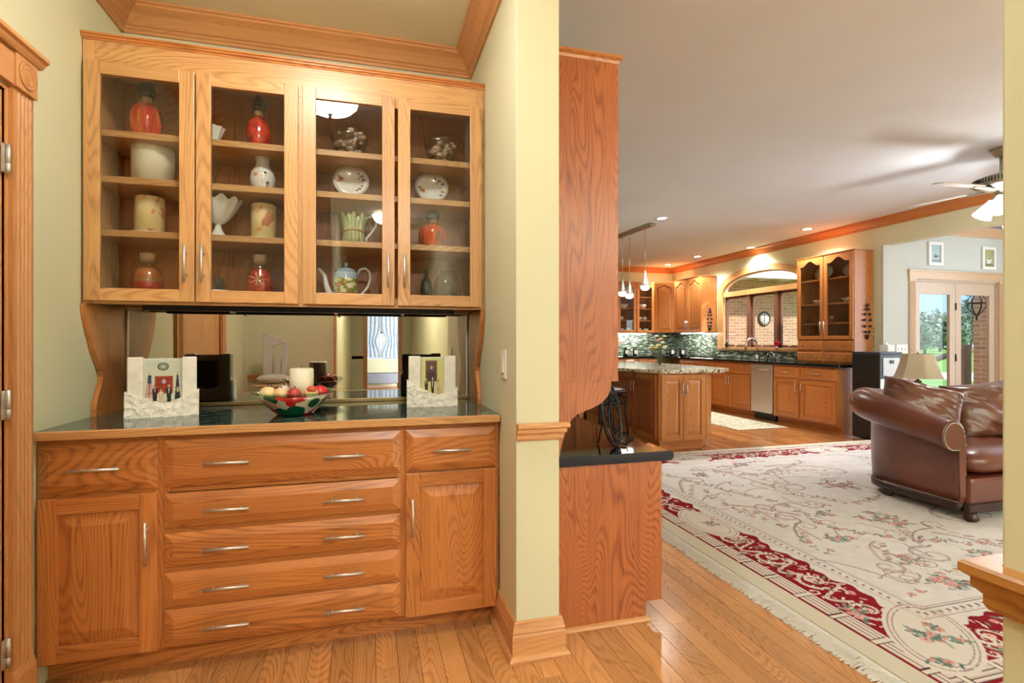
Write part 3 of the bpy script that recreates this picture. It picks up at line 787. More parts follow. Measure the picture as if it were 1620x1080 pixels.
def swan_bowl(label, x, y, z):
    t = thing('shell_dish', label, 'dish', (x, y, z))
    def fn(u, v):
        a = u * 2 * PI; r = 0.014 + 0.03 * v + 0.004 * math.sin(8 * a) * v
        return (r * math.cos(a), r * math.sin(a), 0.095 * v ** 0.8)
    g = G().grid(fn, 40, 8, closed_u=True).lathe([(0, 0), (0.022, 0), (0.014, 0.006), (0, 0.006)], 20)
    part('bowl', g, M['china'], t)
swan_bowl('small fluted white dish on the top shelf behind the second glass door', -0.690, IY, Z4)
t = thing('china_vase', 'white china vase painted with orange fruit behind the second glass door', 'vase', (-0.484, IY, Z3))
part('body', G().lathe([(0, 0), (0.034, 0), (0.036, 0.006), (0.052, 0.04), (0.056, 0.07), (0.05, 0.098), (0.034, 0.122), (0.028, 0.140), (0.033, 0.160), (0.041, 0.175), (0.036, 0.173), (0.022, 0.13)], 32), M['china'], t)
def fruit_print(parent, cx, cy, spots, name='painted_fruit'):
    for (dx, dz, rr, colr) in spots:
        key = 'print_%d_%d_%d' % colr
        if key not in M: M[key] = plain(key, colr, 0.3)
        part(name, G().ball((cx + dx, cy, dz), (rr, 0.003, rr * 0.85), 12, 8), M[key], parent)
fruit_print(t, 0.0, -0.052, [(-0.018, 0.078, 0.011, (206, 130, 66)), (0.004, 0.072, 0.010, (196, 110, 60)), (0.02, 0.086, 0.006, (110, 80, 60)), (0.03, 0.04, 0.007, (90, 70, 80))])
t = thing('ruffled_compote', 'white ruffled milk-glass compote behind the second glass door', 'compote', (-0.672, IY, Z2))
def fnc(u, v):
    a = u * 2 * PI
    if v < 0.35:
        q = v / 0.35; r = 0.042 * (1 - q) ** 2 + 0.012; return (r * math.cos(a), r * math.sin(a), 0.07 * q)
    q = (v - 0.35) / 0.65; r = 0.012 + 0.082 * q ** 0.75
    return (r * (1 + 0.05 * q * math.sin(10 * a)) * math.cos(a), r * (1 + 0.05 * q * math.sin(10 * a)) * math.sin(a), 0.07 + 0.112 * q ** 1.25 + 0.010 * q * q * math.sin(10 * a + 1))
part('bowl', G().grid(fnc, 80, 20, closed_u=True), M['china'], t)
pillar_candle('painted floral pillar candle on a saucer behind the second glass door', -0.480, IY, Z2, 0.054, 0.168, M['floral_wax'], 0.082)
t = thing('potted_dish', 'small white dish holding a sprig at the bottom behind the second glass door', 'dish', (-0.665, IY - 0.03, Z1))
part('dish', G().lathe([(0, 0), (0.03, 0), (0.05, 0.026), (0.06, 0.044), (0.057, 0.044), (0.046, 0.028), (0, 0.008)], 28), M['china'], t)
gs = G()
for k in range(26):
    a = random.uniform(0, 6.28); l = random.uniform(0.03, 0.075); q = random.uniform(0.0, 0.03)
    gs.tube([(0.01, 0, 0.03), (0.01 + q * math.cos(a), q * math.sin(a), 0.03 + l)], 0.002, 5, rs=[0.002, 0.004])
part('sprig', gs, plain('sprig', (72, 62, 40), 0.7), t)
preserve_jar('corked jar with a painted flower at the bottom behind the second glass door', -0.492, IY - 0.02, Z1, 0.058, 0.215, M['pepper_red'], True, True)
t = thing('painted_tin', 'dark red box with a fruit-bowl print beside the flower jar', 'box', (-0.400, IY + 0.06, Z1))
part('box', G().box(-0.05, 0.05, -0.03, 0.03, 0, 0.15), plain('maroon', (112, 30, 22), 0.3, var=0.1), t, 0.003)
gp = G()
for k in range(4): gp.prism([(-0.03 + k * 0.018, 0.045), (-0.022 + k * 0.018, 0.03), (-0.014 + k * 0.018, 0.045), (-0.022 + k * 0.018, 0.06)], 'y', -0.0318, -0.0302)
gp.tube([(-0.038, -0.031, 0.066), (0.0, -0.031, 0.074), (0.04, -0.031, 0.066)], 0.002, 6).tube([(-0.03, -0.031, 0.026), (0.03, -0.031, 0.026)], 0.002, 6)
part('bowl_print', gp, plain('print_ink', (36, 22, 22), 0.4), t)

def potpourri_bowl(label, x, y, z, r, h, seed):
    t = thing('potpourri_bowl', label, 'bowl', (x, y, z), group='glass bowls of dried flowers')
    rr = random.Random(seed)
    part('glass_bowl', G().lathe([(0, 0.0), (r * 0.5, 0.0), (r * 0.62, h * 0.2), (r * 0.85, h * 0.65), (r, h), (r * 0.97, h), (r * 0.82, h * 0.65), (r * 0.58, h * 0.22), (0, 0.008)], 36), M['clear'], t)
    for k in range(34):
        a = rr.uniform(0, 6.28); q = math.sqrt(rr.random()); zz = rr.uniform(0.1, 0.95)
        lim = r * (0.46 + 0.38 * zz)
        s_ = rr.uniform(0.010, 0.02)
        part('dried_flower', G().ball((lim * q * math.cos(a), lim * q * math.sin(a), h * zz + 0.004), (s_, s_ * 0.8, s_ * 0.7), 9, 6, disp=lambda d: 0.35 * noise.noise(d * 2.2 + Vector((k, 0, 0)))), M['potpourri'], t)
    for k in range(4):
        a = rr.uniform(-0.6, 0.6); x0 = rr.uniform(-0.05, 0.01)
        part('cinnamon_stick', G().tube([(x0, -0.02 + 0.012 * k, h * 0.95 + 0.004 * k), (x0 + 0.075 * math.cos(a), -0.02 + 0.012 * k + 0.07 * math.sin(a) * 0.4, h * 1.05 + 0.004 * k)], 0.006, 8), plain('cinnamon', (160, 98, 70), 0.7) if 'cinn' not in M else M['cinn'], t)
potpourri_bowl('glass bowl of dried flowers and cinnamon on the top shelf behind the third glass door', -0.095, IY, Z4, 0.10, 0.135, 4)
potpourri_bowl('glass bowl of pale dried petals on the top shelf behind the rightmost glass door', 0.352, IY, Z4, 0.10, 0.150, 9)

def show_plate(label, x, y, z, spots):
    t = thing('display_plate', label, 'plate', (x, y, z))
    g = G(); g.x = Matrix.Translation((0, 0.03, 0.088)) @ Matrix.Rotation(math.radians(76), 4, 'X')
    g.lathe([(0, 0.0), (0.045, 0.0), (0.055, 0.006), (0.083, 0.014), (0.085, 0.017), (0.054, 0.010), (0.045, 0.004), (0, 0.004)], 40)
    pl = part('plate', g, M['china'], t)
    for (dx, dz, rr, colr) in spots:
        key = 'print_%d_%d_%d' % colr
        if key not in M: M[key] = plain(key, colr, 0.3)
        gg = G(); gg.x = g.x
        q_ = math.hypot(dx, dz); gg.ball((dx, dz, float(np.interp(q_, [0, 0.045, 0.054, 0.085], [0.004, 0.004, 0.010, 0.017])) + 0.0005), (rr, rr * 0.7, 0.0035), 10, 6)
        part('fruit_print', gg, M[key], pl)
    gs = G()
    for s in (-1, 1): gs.tube([(s * 0.03, -0.005, 0.028), (s * 0.03, -0.012, 0.006), (s * 0.03, 0.05, 0.003), (s * 0.02, 0.062, 0.09)], 0.002, 6)
    gs.tube([(-0.03, 0.05, 0.003), (0.03, 0.05, 0.003)], 0.002, 6)
    part('wire_stand', gs, M['steel'], t)
sp1 = [(-0.05, 0.012, 0.017, (170, 96, 48)), (-0.058, 0.024, 0.008, (130, 110, 60)), (-0.062, -0.002, 0.009, (198, 140, 80)), (0.035, 0.045, 0.007, (150, 70, 60)), (0.05, 0.03, 0.012, (140, 64, 50)), (0.058, 0.012, 0.011, (90, 50, 60)), (0.036, 0.02, 0.006, (120, 120, 80)), (0.04, -0.036, 0.009, (190, 120, 70)), (0.05, -0.02, 0.007, (130, 120, 70)), (0.028, -0.046, 0.006, (150, 90, 60))]
sp2 = [(-0.05, -0.018, 0.017, (176, 110, 50)), (-0.06, -0.002, 0.009, (130, 110, 60)), (0.02, 0.052, 0.009, (150, 90, 70)), (0.04, 0.04, 0.013, (160, 70, 56)), (0.056, 0.024, 0.010, (96, 60, 60)), (0.03, 0.028, 0.007, (120, 120, 80)), (0.054, -0.02, 0.010, (196, 130, 70)), (0.045, -0.04, 0.008, (130, 120, 70))]
show_plate('white fruit-painted plate on a stand behind the third glass door', -0.087, IY - 0.02, Z3, sp1)
show_plate('white fruit-painted plate on a stand behind the rightmost glass door', 0.304, IY - 0.02, Z3, sp2)

t = thing('asparagus_pitcher', 'pitcher shaped as a bundle of asparagus behind the third glass door', 'pitcher', (-0.075, IY, Z2))
M['aspar'] = mottled('asparagus_glaze', [(0.3, C((120, 150, 96))), (0.5, C((196, 206, 160))), (0.7, C((226, 224, 196)))], 22, 0.25, 0.4, 0.3, (2, 2, 0.4))
for k in range(16):
    a = 2 * PI * k / 16; r0, r1 = 0.05, 0.043 + 0.012
    hh = 0.135 + 0.012 * math.sin(k * 2.3)
    part('stalk', G().tube([(r0 * math.cos(a), r0 * math.sin(a), 0.0), (0.040 * math.cos(a), 0.040 * math.sin(a), 0.07), (0.046 * math.cos(a), 0.046 * math.sin(a), 0.105), (r1 * math.cos(a), r1 * math.sin(a), hh), (1.05 * r1 * math.cos(a), 1.05 * r1 * math.sin(a), hh + 0.013)], 0.011, 8, rs=[0.011, 0.0095, 0.0095, 0.011, 0.004]), M['aspar'], t)
part('inner_wall', G().lathe([(0, 0.002), (0.046, 0.002), (0.036, 0.07), (0.042, 0.12)], 20), M['aspar'], t)
part('tie', G().tube([(0.049 * math.cos(a), 0.049 * math.sin(a), 0.072 + 0.004 * math.sin(3 * a)) for a in [2 * PI * k / 24 for k in range(24)]], 0.006, 8, True), M['cork'], t)
part('handle', G().tube([(0.044, 0, 0.112), (0.065, 0, 0.142), (0.092, 0, 0.150), (0.108, 0, 0.132), (0.104, 0, 0.10), (0.082, 0, 0.066), (0.058, 0, 0.036), (0.062, 0, 0.014)], 0.006, 8), M['china'], t)

def teapot_mat():
    n = N('teapot_print'); sp = n.n('ShaderNodeSeparateXYZ'); n.l(n.n('ShaderNodeTexCoord').outputs['Object'], sp.inputs[0])
    f = n.noise(n.coords(), 42, 2, 0.5, 0.4)
    mid = n.ramp(f, [(0.36, C((236, 226, 190))), (0.46, C((150, 172, 66))), (0.54, C((96, 130, 50))), (0.60, C((214, 120, 66))), (0.70, C((236, 200, 120)))], True)
    low = n.ramp(sp.outputs[2], [(0.0, C((70, 170, 190))), (0.030, C((70, 170, 190))), (0.034, C((206, 118, 90))), (0.05, C((206, 118, 90)))], True)
    a = n.mix(n.math('GREATER_THAN', sp.outputs[2], 0.048), low, mid)
    col = n.mix(n.math('GREATER_THAN', sp.outputs[2], 0.118), a, C((176, 198, 214)))
    return n.bsdf(col, 0.15, 0, 0.5, coat=0.5)
t = thing('coffee_pot', 'tall porcelain coffee pot with a grape print and turquoise band behind the third glass door', 'coffee pot', (-0.113, IY, Z1))
part('body', G().lathe([(0, 0), (0.055, 0), (0.057, 0.004), (0.057, 0.135), (0.054, 0.148), (0.046, 0.154)], 36), teapot_mat(), t)
part('lid', G().lathe([(0.049, 0.153), (0.046, 0.162), (0.022, 0.172), (0.008, 0.176), (0.006, 0.182), (0.012, 0.188), (0.010, 0.196), (0, 0.199)], 28), plain('blue_china', (178, 200, 214), 0.15, coat=0.5), t)
part('spout', G().tube([(-0.05, 0, 0.03), (-0.078, 0, 0.045), (-0.09, 0, 0.085), (-0.098, 0, 0.13), (-0.118, 0, 0.158), (-0.128, 0, 0.162)], 0.01, 12, rs=[0.022, 0.017, 0.013, 0.010, 0.008, 0.007]), M['china'], t)
part('handle', G().tube([(0.05, 0, 0.135), (0.066, 0, 0.166), (0.092, 0, 0.174), (0.112, 0, 0.156), (0.116, 0, 0.12), (0.104, 0, 0.08), (0.078, 0, 0.048), (0.054, 0, 0.028)], 0.0065, 10), M['china'], t)

bottle_peppers('glossy red and yellow ribbed pepper bottle behind the rightmost glass door', 0.310, IY, Z2, 0.205, 0.070, M['pepper_mix'], 4)
t = thing('glass_teapot', 'clear glass teapot at the bottom behind the rightmost glass door', 'teapot', (0.385, IY, Z1))
part('body', G().lathe([(0, 0), (0.05, 0), (0.068, 0.03), (0.074, 0.075), (0.066, 0.12), (0.042, 0.155), (0.036, 0.17), (0.033, 0.17), (0.06, 0.12), (0.068, 0.075), (0.06, 0.03), (0, 0.006)], 32), M['clear'], t)
part('handle', G().tube([(0.062, 0, 0.13), (0.085, 0, 0.15), (0.105, 0, 0.12), (0.1, 0, 0.07), (0.07, 0, 0.045)], 0.006, 10), M['clear'], t)
part('lid', G().lathe([(0.04, 0.17), (0.03, 0.186), (0.008, 0.192), (0.01, 0.205), (0, 0.208)], 24), M['clear'], t)
t = thing('dark_bottle', 'small dark bottle beside the clear teapot behind the rightmost glass door', 'bottle', (0.282, IY + 0.05, Z1))
part('body', G().lathe([(0, 0), (0.03, 0), (0.032, 0.08), (0.028, 0.12), (0.012, 0.145), (0.011, 0.17)], 24), M['dark_glass'], t)
part('cap', G().lathe([(0.013, 0.165), (0.013, 0.185), (0, 0.187)], 16), M['black'], t)

# ------------------------------------------------------------------ on the marble counter
CT = 0.9145
def stone_mat():
    n = N('carved_stone'); v = n.coords(); f = n.noise(v, 30, 5); big = n.noise(v, 70, 6, 0.7)
    return n.bsdf(n.ramp(f, [(0.3, C((226, 221, 204))), (0.7, C((242, 239, 228)))]), 0.85, 0, 0.2, bump=big, bump_s=0.25, bdist=0.006)
M['stone'] = stone_mat()
class Pic:
    """tiny painter: colours a grid of cells that becomes vertex colours of a flat print"""
    def __init__(s, w, h, nx, ny, bg):
        s.w, s.h, s.nx, s.ny = w, h, nx, ny
        s.a = np.zeros((ny, nx, 3)); s.a[:] = lin(bg)
        s.X, s.Y = np.meshgrid((np.arange(nx) + 0.5) / nx, (np.arange(ny) + 0.5) / ny)
    def rect(s, x0, x1, y0, y1, c): s.a[(s.X > x0) & (s.X < x1) & (s.Y > y0) & (s.Y < y1)] = lin(c)
    def ell(s, cx, cy, rx, ry, c): s.a[((s.X - cx) / rx) ** 2 + ((s.Y - cy) / ry) ** 2 < 1] = lin(c)
    def tri(s, cx, y0, w0, y1, w1, c):
        t = np.clip((s.Y - y0) / (y1 - y0), 0, 1); s.a[(s.Y > y0) & (s.Y < y1) & (abs(s.X - cx) < w0 + (w1 - w0) * t)] = lin(c)
    def mesh(s, name, th=0.001):
        nx, ny = s.nx, s.ny
        vs = [(s.w * (i / nx - 0.5), 0, s.h * j / ny) for j in range(ny + 1) for i in range(nx + 1)]
        fs = [(j * (nx + 1) + i, j * (nx + 1) + i + 1, (j + 1) * (nx + 1) + i + 1, (j + 1) * (nx + 1) + i) for j in range(ny) for i in range(nx)]
        me = bpy.data.meshes.new(name); me.from_pydata(vs, [], fs)
        ca = me.color_attributes.new('print', 'FLOAT_COLOR', 'CORNER')
        c = np.ones((nx * ny, 4, 4), np.float32); c[:, :, :3] = s.a.reshape(-1, 1, 3)
        ca.data.foreach_set('color', c.ravel()); me.materials.append(M['print'])
        return me
def attr_mat(name, rough, spec=0.4, bump=0.0, bscale=400):
    n = N(name); at = n.n('ShaderNodeVertexColor'); at.layer_name = 'print'
    return n.bsdf(at.outputs['Color'], rough, 0, spec, bump=n.noise(n.coords(), bscale, 2) if bump else None, bump_s=bump, bdist=0.003)
M['print'] = attr_mat('colour_print', 0.3)
def person_print(p, cx, base, h, suit, skin=(206, 160, 132), tie=None, hair=(80, 60, 50)):
    p.tri(cx, base, 0.045, base + h * 0.78, 0.075, suit)
    p.ell(cx, base + h * 0.80, 0.062, h * 0.07, suit)
    p.tri(cx, base + h * 0.52, 0.004, base + h * 0.82, 0.026, (236, 234, 230))
    if tie: p.rect(cx - 0.007, cx + 0.007, base + h * 0.5, base + h * 0.82, tie)
    p.ell(cx, base + h * 0.935, 0.036, h * 0.088, hair); p.ell(cx, base + h * 0.915, 0.032, h * 0.074, skin)
def photo_frame(label, loc, rz, pic, W=0.245, H=0.245, skew=0.0, part_w=0.055):
    t = thing('photo_frame', label, 'photo frame', loc, rz)
    hw = W / 2
    def rough_top(x):   # broken edge of the rock base
        u = (x + hw) / W
        return 0.055 + 0.05 * abs(2 * u - 1 - skew * 0.35) ** 1.4 + 0.006 * noise.noise(Vector((x * 60, 3, 1)))
    nx, nz = 46, 16
    def surf(u, v, front):
        x = -hw - 0.008 + (W + 0.016) * u; top = rough_top(x); z = top * v
        y = -0.036 + 0.012 * v if front else 0.034
        dsp = 0.007 * noise.noise(Vector((x * 45, z * 45, 7))) + 0.003 * noise.noise(Vector((x * 130, z * 130, 2)))
        return (x, y + (dsp if front else 0), z)
    g = G().grid(lambda u, v: surf(u, v, True), nx, nz, sm=False).grid(lambda u, v: surf(u, v, False), nx, nz)
    def cap(u, v):
        a, b = surf(u, 1, True), surf(u, 1, False); return (a[0], a[1] + (b[1] - a[1]) * v, a[2])
    def side(k):
        def f(u, v):
            a, b = surf(k, v, True), surf(k, v, False); return (a[0], a[1] + (b[1] - a[1]) * u, a[2])
        return f
    g.grid(cap, nx, 2).grid(side(0), 2, nz).grid(side(1), 2, nz)
    part('rock_base', g, M['stone'], t)
    part('column', G().box(-hw, -hw + part_w, -0.018, 0.02, 0.03, H), M['stone'], t, 0.005)
    part('column', G().box(hw - part_w, hw, -0.018, 0.02, 0.03, H), M['stone'], t, 0.005)
    part('back_plate', G().box(-hw + part_w, hw - part_w, 0.004, 0.018, 0.03, H - 0.006), M['stone'], t)
    me = pic.mesh('photo_print'); o = link('photo_print', me, t, (0, 0.0035, 0.035)); o['label'] = 'printed photograph'
    part('photo_glass', G().box(-hw + part_w, hw - part_w, -0.002, 0.0, 0.035, H - 0.008), M['win'], t)
    part('back_stand', G().box(-0.05, 0.05, 0.021, 0.026, 0.06, H - 0.04), M['black'], t)
    return t
p = Pic(0.128, 0.198, 96, 130, (226, 222, 200))
p.rect(0, 1, 0, 0.16, (196, 190, 170))
p.ell(0.5, 0.88, 0.16, 0.085, (92, 100, 90)); p.ell(0.5, 0.88, 0.12, 0.065, (170, 172, 150)); p.ell(0.5, 0.88, 0.06, 0.045, (110, 112, 96)); p.rect(0.46, 0.54, 0.85, 0.91, (226, 222, 200))
p.rect(0.27, 0.77, 0.30, 0.68, (176, 70, 50))
for xa in (0.31, 0.54):
    for ya in (0.34, 0.46, 0.57): p.rect(xa, xa + 0.18, ya, ya + 0.08, (152, 44, 34))
p.ell(0.52, 0.56, 0.06, 0.05, (196, 190, 200))
for k in range(7): p.tri(0.12, 0.22, 0.12 - k * 0.017, 0.70, 0.03 - k * 0.004, (188, 60, 60) if k % 2 == 0 else (228, 224, 220))
p.rect(0.08, 0.18, 0.52, 0.70, (52, 60, 104)); p.rect(0.115, 0.125, 0.70, 0.78, (120, 100, 60))
p.tri(0.90, 0.12, 0.09, 0.70, 0.02, (40, 44, 60)); p.ell(0.91, 0.38, 0.05, 0.06, (190, 180, 140)); p.rect(0.895, 0.905, 0.70, 0.78, (120, 100, 60))
person_print(p, 0.27, 0.06, 0.42, (32, 34, 42), tie=(60, 60, 90)); person_print(p, 0.44, 0.04, 0.36, (222, 190, 160), hair=(150, 110, 80)); person_print(p, 0.66, 0.04, 0.45, (30, 32, 40), tie=(120, 140, 170), hair=(190, 186, 180))
photo_frame('carved stone photo frame with a red-door group photo, standing left of the glass bowl', (-0.845, 2.515, CT), math.radians(14), p, 0.245, 0.250)
p = Pic(0.112, 0.198, 84, 130, (226, 216, 130))
p.rect(0, 0.2, 0, 1, (236, 226, 150)); p.rect(0.22, 0.72, 0.42, 0.95, (120, 70, 44)); p.rect(0.27, 0.67, 0.45, 0.91, (96, 44, 34))
p.ell(0.47, 0.60, 0.14, 0.15, (74, 40, 34)); p.ell(0.47, 0.77, 0.06, 0.05, (196, 150, 110)); p.rect(0.70, 0.95, 0.05, 0.30, (206, 190, 150))
person_print(p, 0.25, 0.02, 0.50, (36, 30, 34), tie=(120, 60, 60)); person_print(p, 0.52, 0.0, 0.52, (30, 30, 36), tie=(230, 230, 228), hair=(210, 206, 200)); person_print(p, 0.77, 0.05, 0.42, (216, 160, 140), hair=(120, 70, 50))
photo_frame('carved stone photo frame with a yellow-walled group photo, standing right of the glass bowl', (0.295, 2.56, CT), math.radians(-3), p, 0.228, 0.245, 0.8, 0.058)

t = thing('fruit_bowl', 'wide flared glass bowl with painted fruit on the marble counter', 'bowl', (-0.316, 2.44, CT))
def bowl_mat():
    n = N('painted_glass_bowl'); vo = n.n('ShaderNodeTexVoronoi'); vo.inputs['Scale'].default_value = 17.0; vo.inputs['Randomness'].default_value = 0.8
    n.l(n.coords(), vo.inputs['Vector'])
    sp = n.n('ShaderNodeSeparateColor'); n.l(vo.outputs['Color'], sp.inputs[0])
    col = n.ramp(sp.outputs[0], [(0, C((206, 30, 26))), (0.25, C((20, 92, 60))), (0.45, C((226, 160, 150))), (0.62, C((232, 214, 176))), (0.8, C((186, 30, 30))), (0.9, C((30, 80, 50)))], True)
    edge = n.math('LESS_THAN', vo.outputs['Distance'], 0.64)
    col = n.mix(edge, C((216, 206, 180)), col)
    return n.bsdf(col, 0.08, 0, 0.6, coat=0.6)
part('bowl', G().lathe([(0, 0), (0.07, 0), (0.074, 0.004), (0.105, 0.03), (0.136, 0.066), (0.150, 0.084), (0.144, 0.084), (0.128, 0.066), (0.095, 0.03), (0, 0.008)], 48), bowl_mat(), t)
M['green_glass'] = glass('green_tinted_glass', (0.72, 0.86, 0.76, 1), 1.6)
part('rim', G().lathe([(0.144, 0.083), (0.158, 0.092), (0.172, 0.097), (0.172, 0.101), (0.157, 0.096), (0.144, 0.087), (0.144, 0.083)], 48, caps=False), M['green_glass'], t)
pillar_candle('plain ivory pillar candle standing in the painted glass bowl', -0.290, 2.455, CT + 0.030, 0.050, 0.168, M['cream'])
rr = random.Random(5)
balls = [(-0.10, -0.05, 0.034, (232, 206, 150), 'pale yellow'), (-0.045, -0.075, 0.030, (226, 190, 140), 'tan'), (0.01, -0.085, 0.029, (172, 60, 52), 'dark red'), (0.072, -0.055, 0.031, (230, 196, 140), 'open cream'),
         (0.105, 0.0, 0.030, (206, 40, 46), 'bright red'), (-0.10, 0.02, 0.027, (140, 88, 52), 'brown'), (-0.055, 0.068, 0.028, (236, 230, 214), 'speckled white'), (0.05, 0.075, 0.027, (150, 64, 44), 'rust brown'), (0.095, 0.05, 0.026, (190, 70, 56), 'brick red')]
for (dx, dy, r, c, nm) in balls:
    b = thing('decorative_ball', nm + ' wooden decorative ball in the painted glass bowl', 'ball', (-0.316 + dx, 2.44 + dy, CT + 0.094), group='decorative balls in the glass bowl')
    part('ball', G().ball((0, 0, 0), (r, r, r * 0.92), 18, 12, disp=lambda d: 0.03 * noise.noise(d * 3)), plain('ball_' + nm.replace(' ', '_'), c, 0.35, var=0.12, vscale=40), b)
    if nm == 'open cream': part('opening', G().ball((0.004, -r * 0.55, r * 0.5), (r * 0.66, r * 0.5, r * 0.55), 16, 10), plain('ball_inside', (196, 84, 50), 0.6), b)
    else: part('stem', G().tube([(0, 0, r * 0.85), (0.003, 0, r * 1.12)], 0.003, 6), M['wick'], b)

# ------------------------------------------------------------------ desk unit on the far side of the partition
DYn, DYf = 2.06, 4.3
dk = thing('desk_cabinet', 'reddish oak desk base cabinet behind the wall end', 'cabinet', (PX, DYn, 0))
part('end_panel', G().prism([(0.002, 0.002), (0.456, 0.002), (0.456, 0.082), (0.534, 0.082), (0.534, 0.70), (0.002, 0.70)], 'y', 0, 0.02), M['ven_v'], dk)
part('body', G().box(0.002, 0.514, 0.02, DYf - DYn, 0.082, 0.70).box(0.002, 0.436, 0.02, DYf - DYn, 0.002, 0.082), M['ven_v'], dk)
part('shoe_trim', G().prism([(0.0, 0.002), (-0.016, 0.002), (-0.012, 0.014), (0.0, 0.018)], 'x', 0.030, 0.466), M['case_x'], dk)
kx = Matrix.Rotation(PI / 2, 4, 'Z')
for i, (a, b) in enumerate(((0.03, 0.56), (0.58, 1.1), (1.12, 1.66), (1.68, 2.2))):
    g = G(); g.x = Matrix.Translation((0.514, 0, 0)) @ kx
    g.raised(a, b, 0.10, 0.69, 0, -0.009, -0.02, 0.04); part('door', g, M['kit_v'], dk)
single('granite_desk_counter', G().prism([(0.001, 0.0), (0.572, 0.0), (0.584, 0.006), (0.588, 0.016), (0.588, 0.026), (0.584, 0.036), (0.572, 0.042), (0.001, 0.042)], 'y', 0, DYf - DYn + 0.012), M['granite_black'],
       'polished black granite desk top beyond the wall end', 'counter', (PX, DYn - 0.012, 0.7015))
wc = thing('wall_cabinet', 'tall reddish oak wall cabinet end with a curved foot above the black desk top', 'cabinet', (PX, DYn, 0))
part('end_panel', G().box(0.002, 0.321, 0, 0.018, 1.057, 2.435), M['ven_v'], wc)
part('body', G().box(0.002, 0.303, 0.018, DYf - DYn, 1.057, 2.435), M['ven_v'], wc)
part('face_edge', G().prism([(0.303, 1.057), (0.321, 1.057), (0.321, 2.39), (0.316, 2.402), (0.316, 2.435), (0.303, 2.435)], 'y', 0.0185, DYf - DYn), M['kit_v'], wc)
part('top_moulding', molding(G(), [(0.002, 0.0), (0.321, 0.0), (0.321, DYf - DYn)][::-1], [(0, 2.435), (0.003, 2.435), (0.006, 2.448), (0.016, 2.456), (0.016, 2.468), (0, 2.468)]), M['kit_h'], wc)
bk = [(1.011, 1.0565), (1.007, 1.021), (0.994, 0.993), (0.963, 0.963), (0.919, 0.943), (0.884, 0.932), (0.854, 0.921), (0.827, 0.898), (0.81, 0.875), (0.795, 0.836), (0.782, 0.797), (0.770, 0.7445)]
part('curved_foot', G().prism([(0.002, 1.0565)] + [(0.002, 0.7445)] + [(x - PX, z) for x, z in bk[::-1]], 'y', 0, 0.018), M['ven_v'], wc)

t = thing('plate_stand', 'oval black wrought-iron scroll stand on the black granite desk top', 'plate stand', (1.10, 2.19, 0.7437), math.radians(32))
def ell(a, b, cz, n=40, y=0.0, tilt=0.0):
    return [(a * math.cos(2 * PI * k / n), y + tilt * (b * math.sin(2 * PI * k / n) + cz), cz + b * math.sin(2 * PI * k / n)) for k in range(n)]
part('outer_ring', G().tube(ell(0.078, 0.142, 0.148, tilt=0.18), 0.005, 8, True), M['black_iron'], t)
part('outer_ring', G().tube(ell(0.067, 0.129, 0.148, tilt=0.18), 0.0035, 8, True), M['black_iron'], t)
part('inner_ring', G().tube(ell(0.046, 0.085, 0.118, y=-0.012, tilt=0.18), 0.004, 8, True), M['black_iron'], t)
for s in (-1, 1):
    pts = []
    for k in range(26):
        a = k / 25 * 2.2 * 2 * PI; r = 0.024 * (1 - k / 30)
        pts.append((s * (0.028 + r * math.cos(a)), 0.18 * (0.225 + r * math.sin(a)), 0.225 + r * math.sin(a)))
    part('scroll', G().tube(pts, 0.003, 6), M['black_iron'], t)
    pts = [(s * (0.012 + 0.05 * q), 0.18 * (0.06 + 0.05 * q * q), 0.055 + 0.12 * q + 0.02 * math.sin(q * 6)) for q in [k / 12 for k in range(13)]]
    part('scroll', G().tube(pts, 0.003, 6), M['black_iron'], t)
part('centre_bar', G().tube([(0, 0.0015, 0.008), (0, 0.05, 0.28)], 0.0035, 6), M['black_iron'], t)
part('back_leg', G().tube([(0, 0.043, 0.24), (0, 0.10, 0.004)], 0.004, 6), M['black_iron'], t)
part('hook', G().tube([(-0.04, 0.005, 0.01), (-0.04, -0.03, 0.006), (-0.04, -0.036, 0.022)], 0.003, 6).tube([(0.04, 0.005, 0.01), (0.04, -0.03, 0.006), (0.04, -0.036, 0.022)], 0.003, 6), M['black_iron'], t)

# ------------------------------------------------------------------ the oriental rug (pattern woven as colour per cell)
RX0, RX1, RY0, RY1 = 1.86, 6.30, 1.23, 5.05
RW, RH = RX1 - RX0, RY1 - RY0
RES = 0.004
cw, chh = int(RW / RES), int(RH / RES)
canvas = np.zeros((chh, cw, 3), np.float32); canvas[:] = (228, 225, 222)
UU, VV = np.meshgrid((np.arange(cw) + 0.5) * RES, (np.arange(chh) + 0.5) * RES)
EE = np.minimum(np.minimum(UU, RW - UU), np.minimum(VV, RH - VV))        # distance to the edge
side_h = (np.minimum(VV, RH - VV) < np.minimum(UU, RW - UU))
TT = np.where(side_h, UU, VV)                                            # coordinate along the edge
def band(e0, e1, c): canvas[(EE >= e0) & (EE < e1)] = c
mott = np.random.RandomState(2).rand(chh // 12 + 2, cw // 12 + 2).astype(np.float32)
mott = np.kron(mott, np.ones((12, 12), np.float32))[:chh, :cw, None]
canvas += (mott - 0.5) * 10
CRM, RED, DRK, MAU, PNK, GRN, TAN = (226, 220, 212), (138, 20, 32), (70, 44, 48), (168, 142, 140), (208, 144, 138), (104, 134, 122), (200, 182, 160)
band(0.0, 0.105, (216, 210, 192)); band(0.105, 0.115, RED)
band(0.115, 0.19, (216, 198, 190)); band(0.128, 0.136, (230, 220, 212)); band(0.152, 0.160, (230, 220, 212)); band(0.174, 0.182, (230, 220, 212))
for e in (0.117, 0.142, 0.166, 0.187): band(e, e + 0.0036, DRK)
rib = (np.mod(TT, 0.20) < 0.032) & (EE > 0.112) & (EE < 0.195)
canvas[rib] = (228, 220, 206)
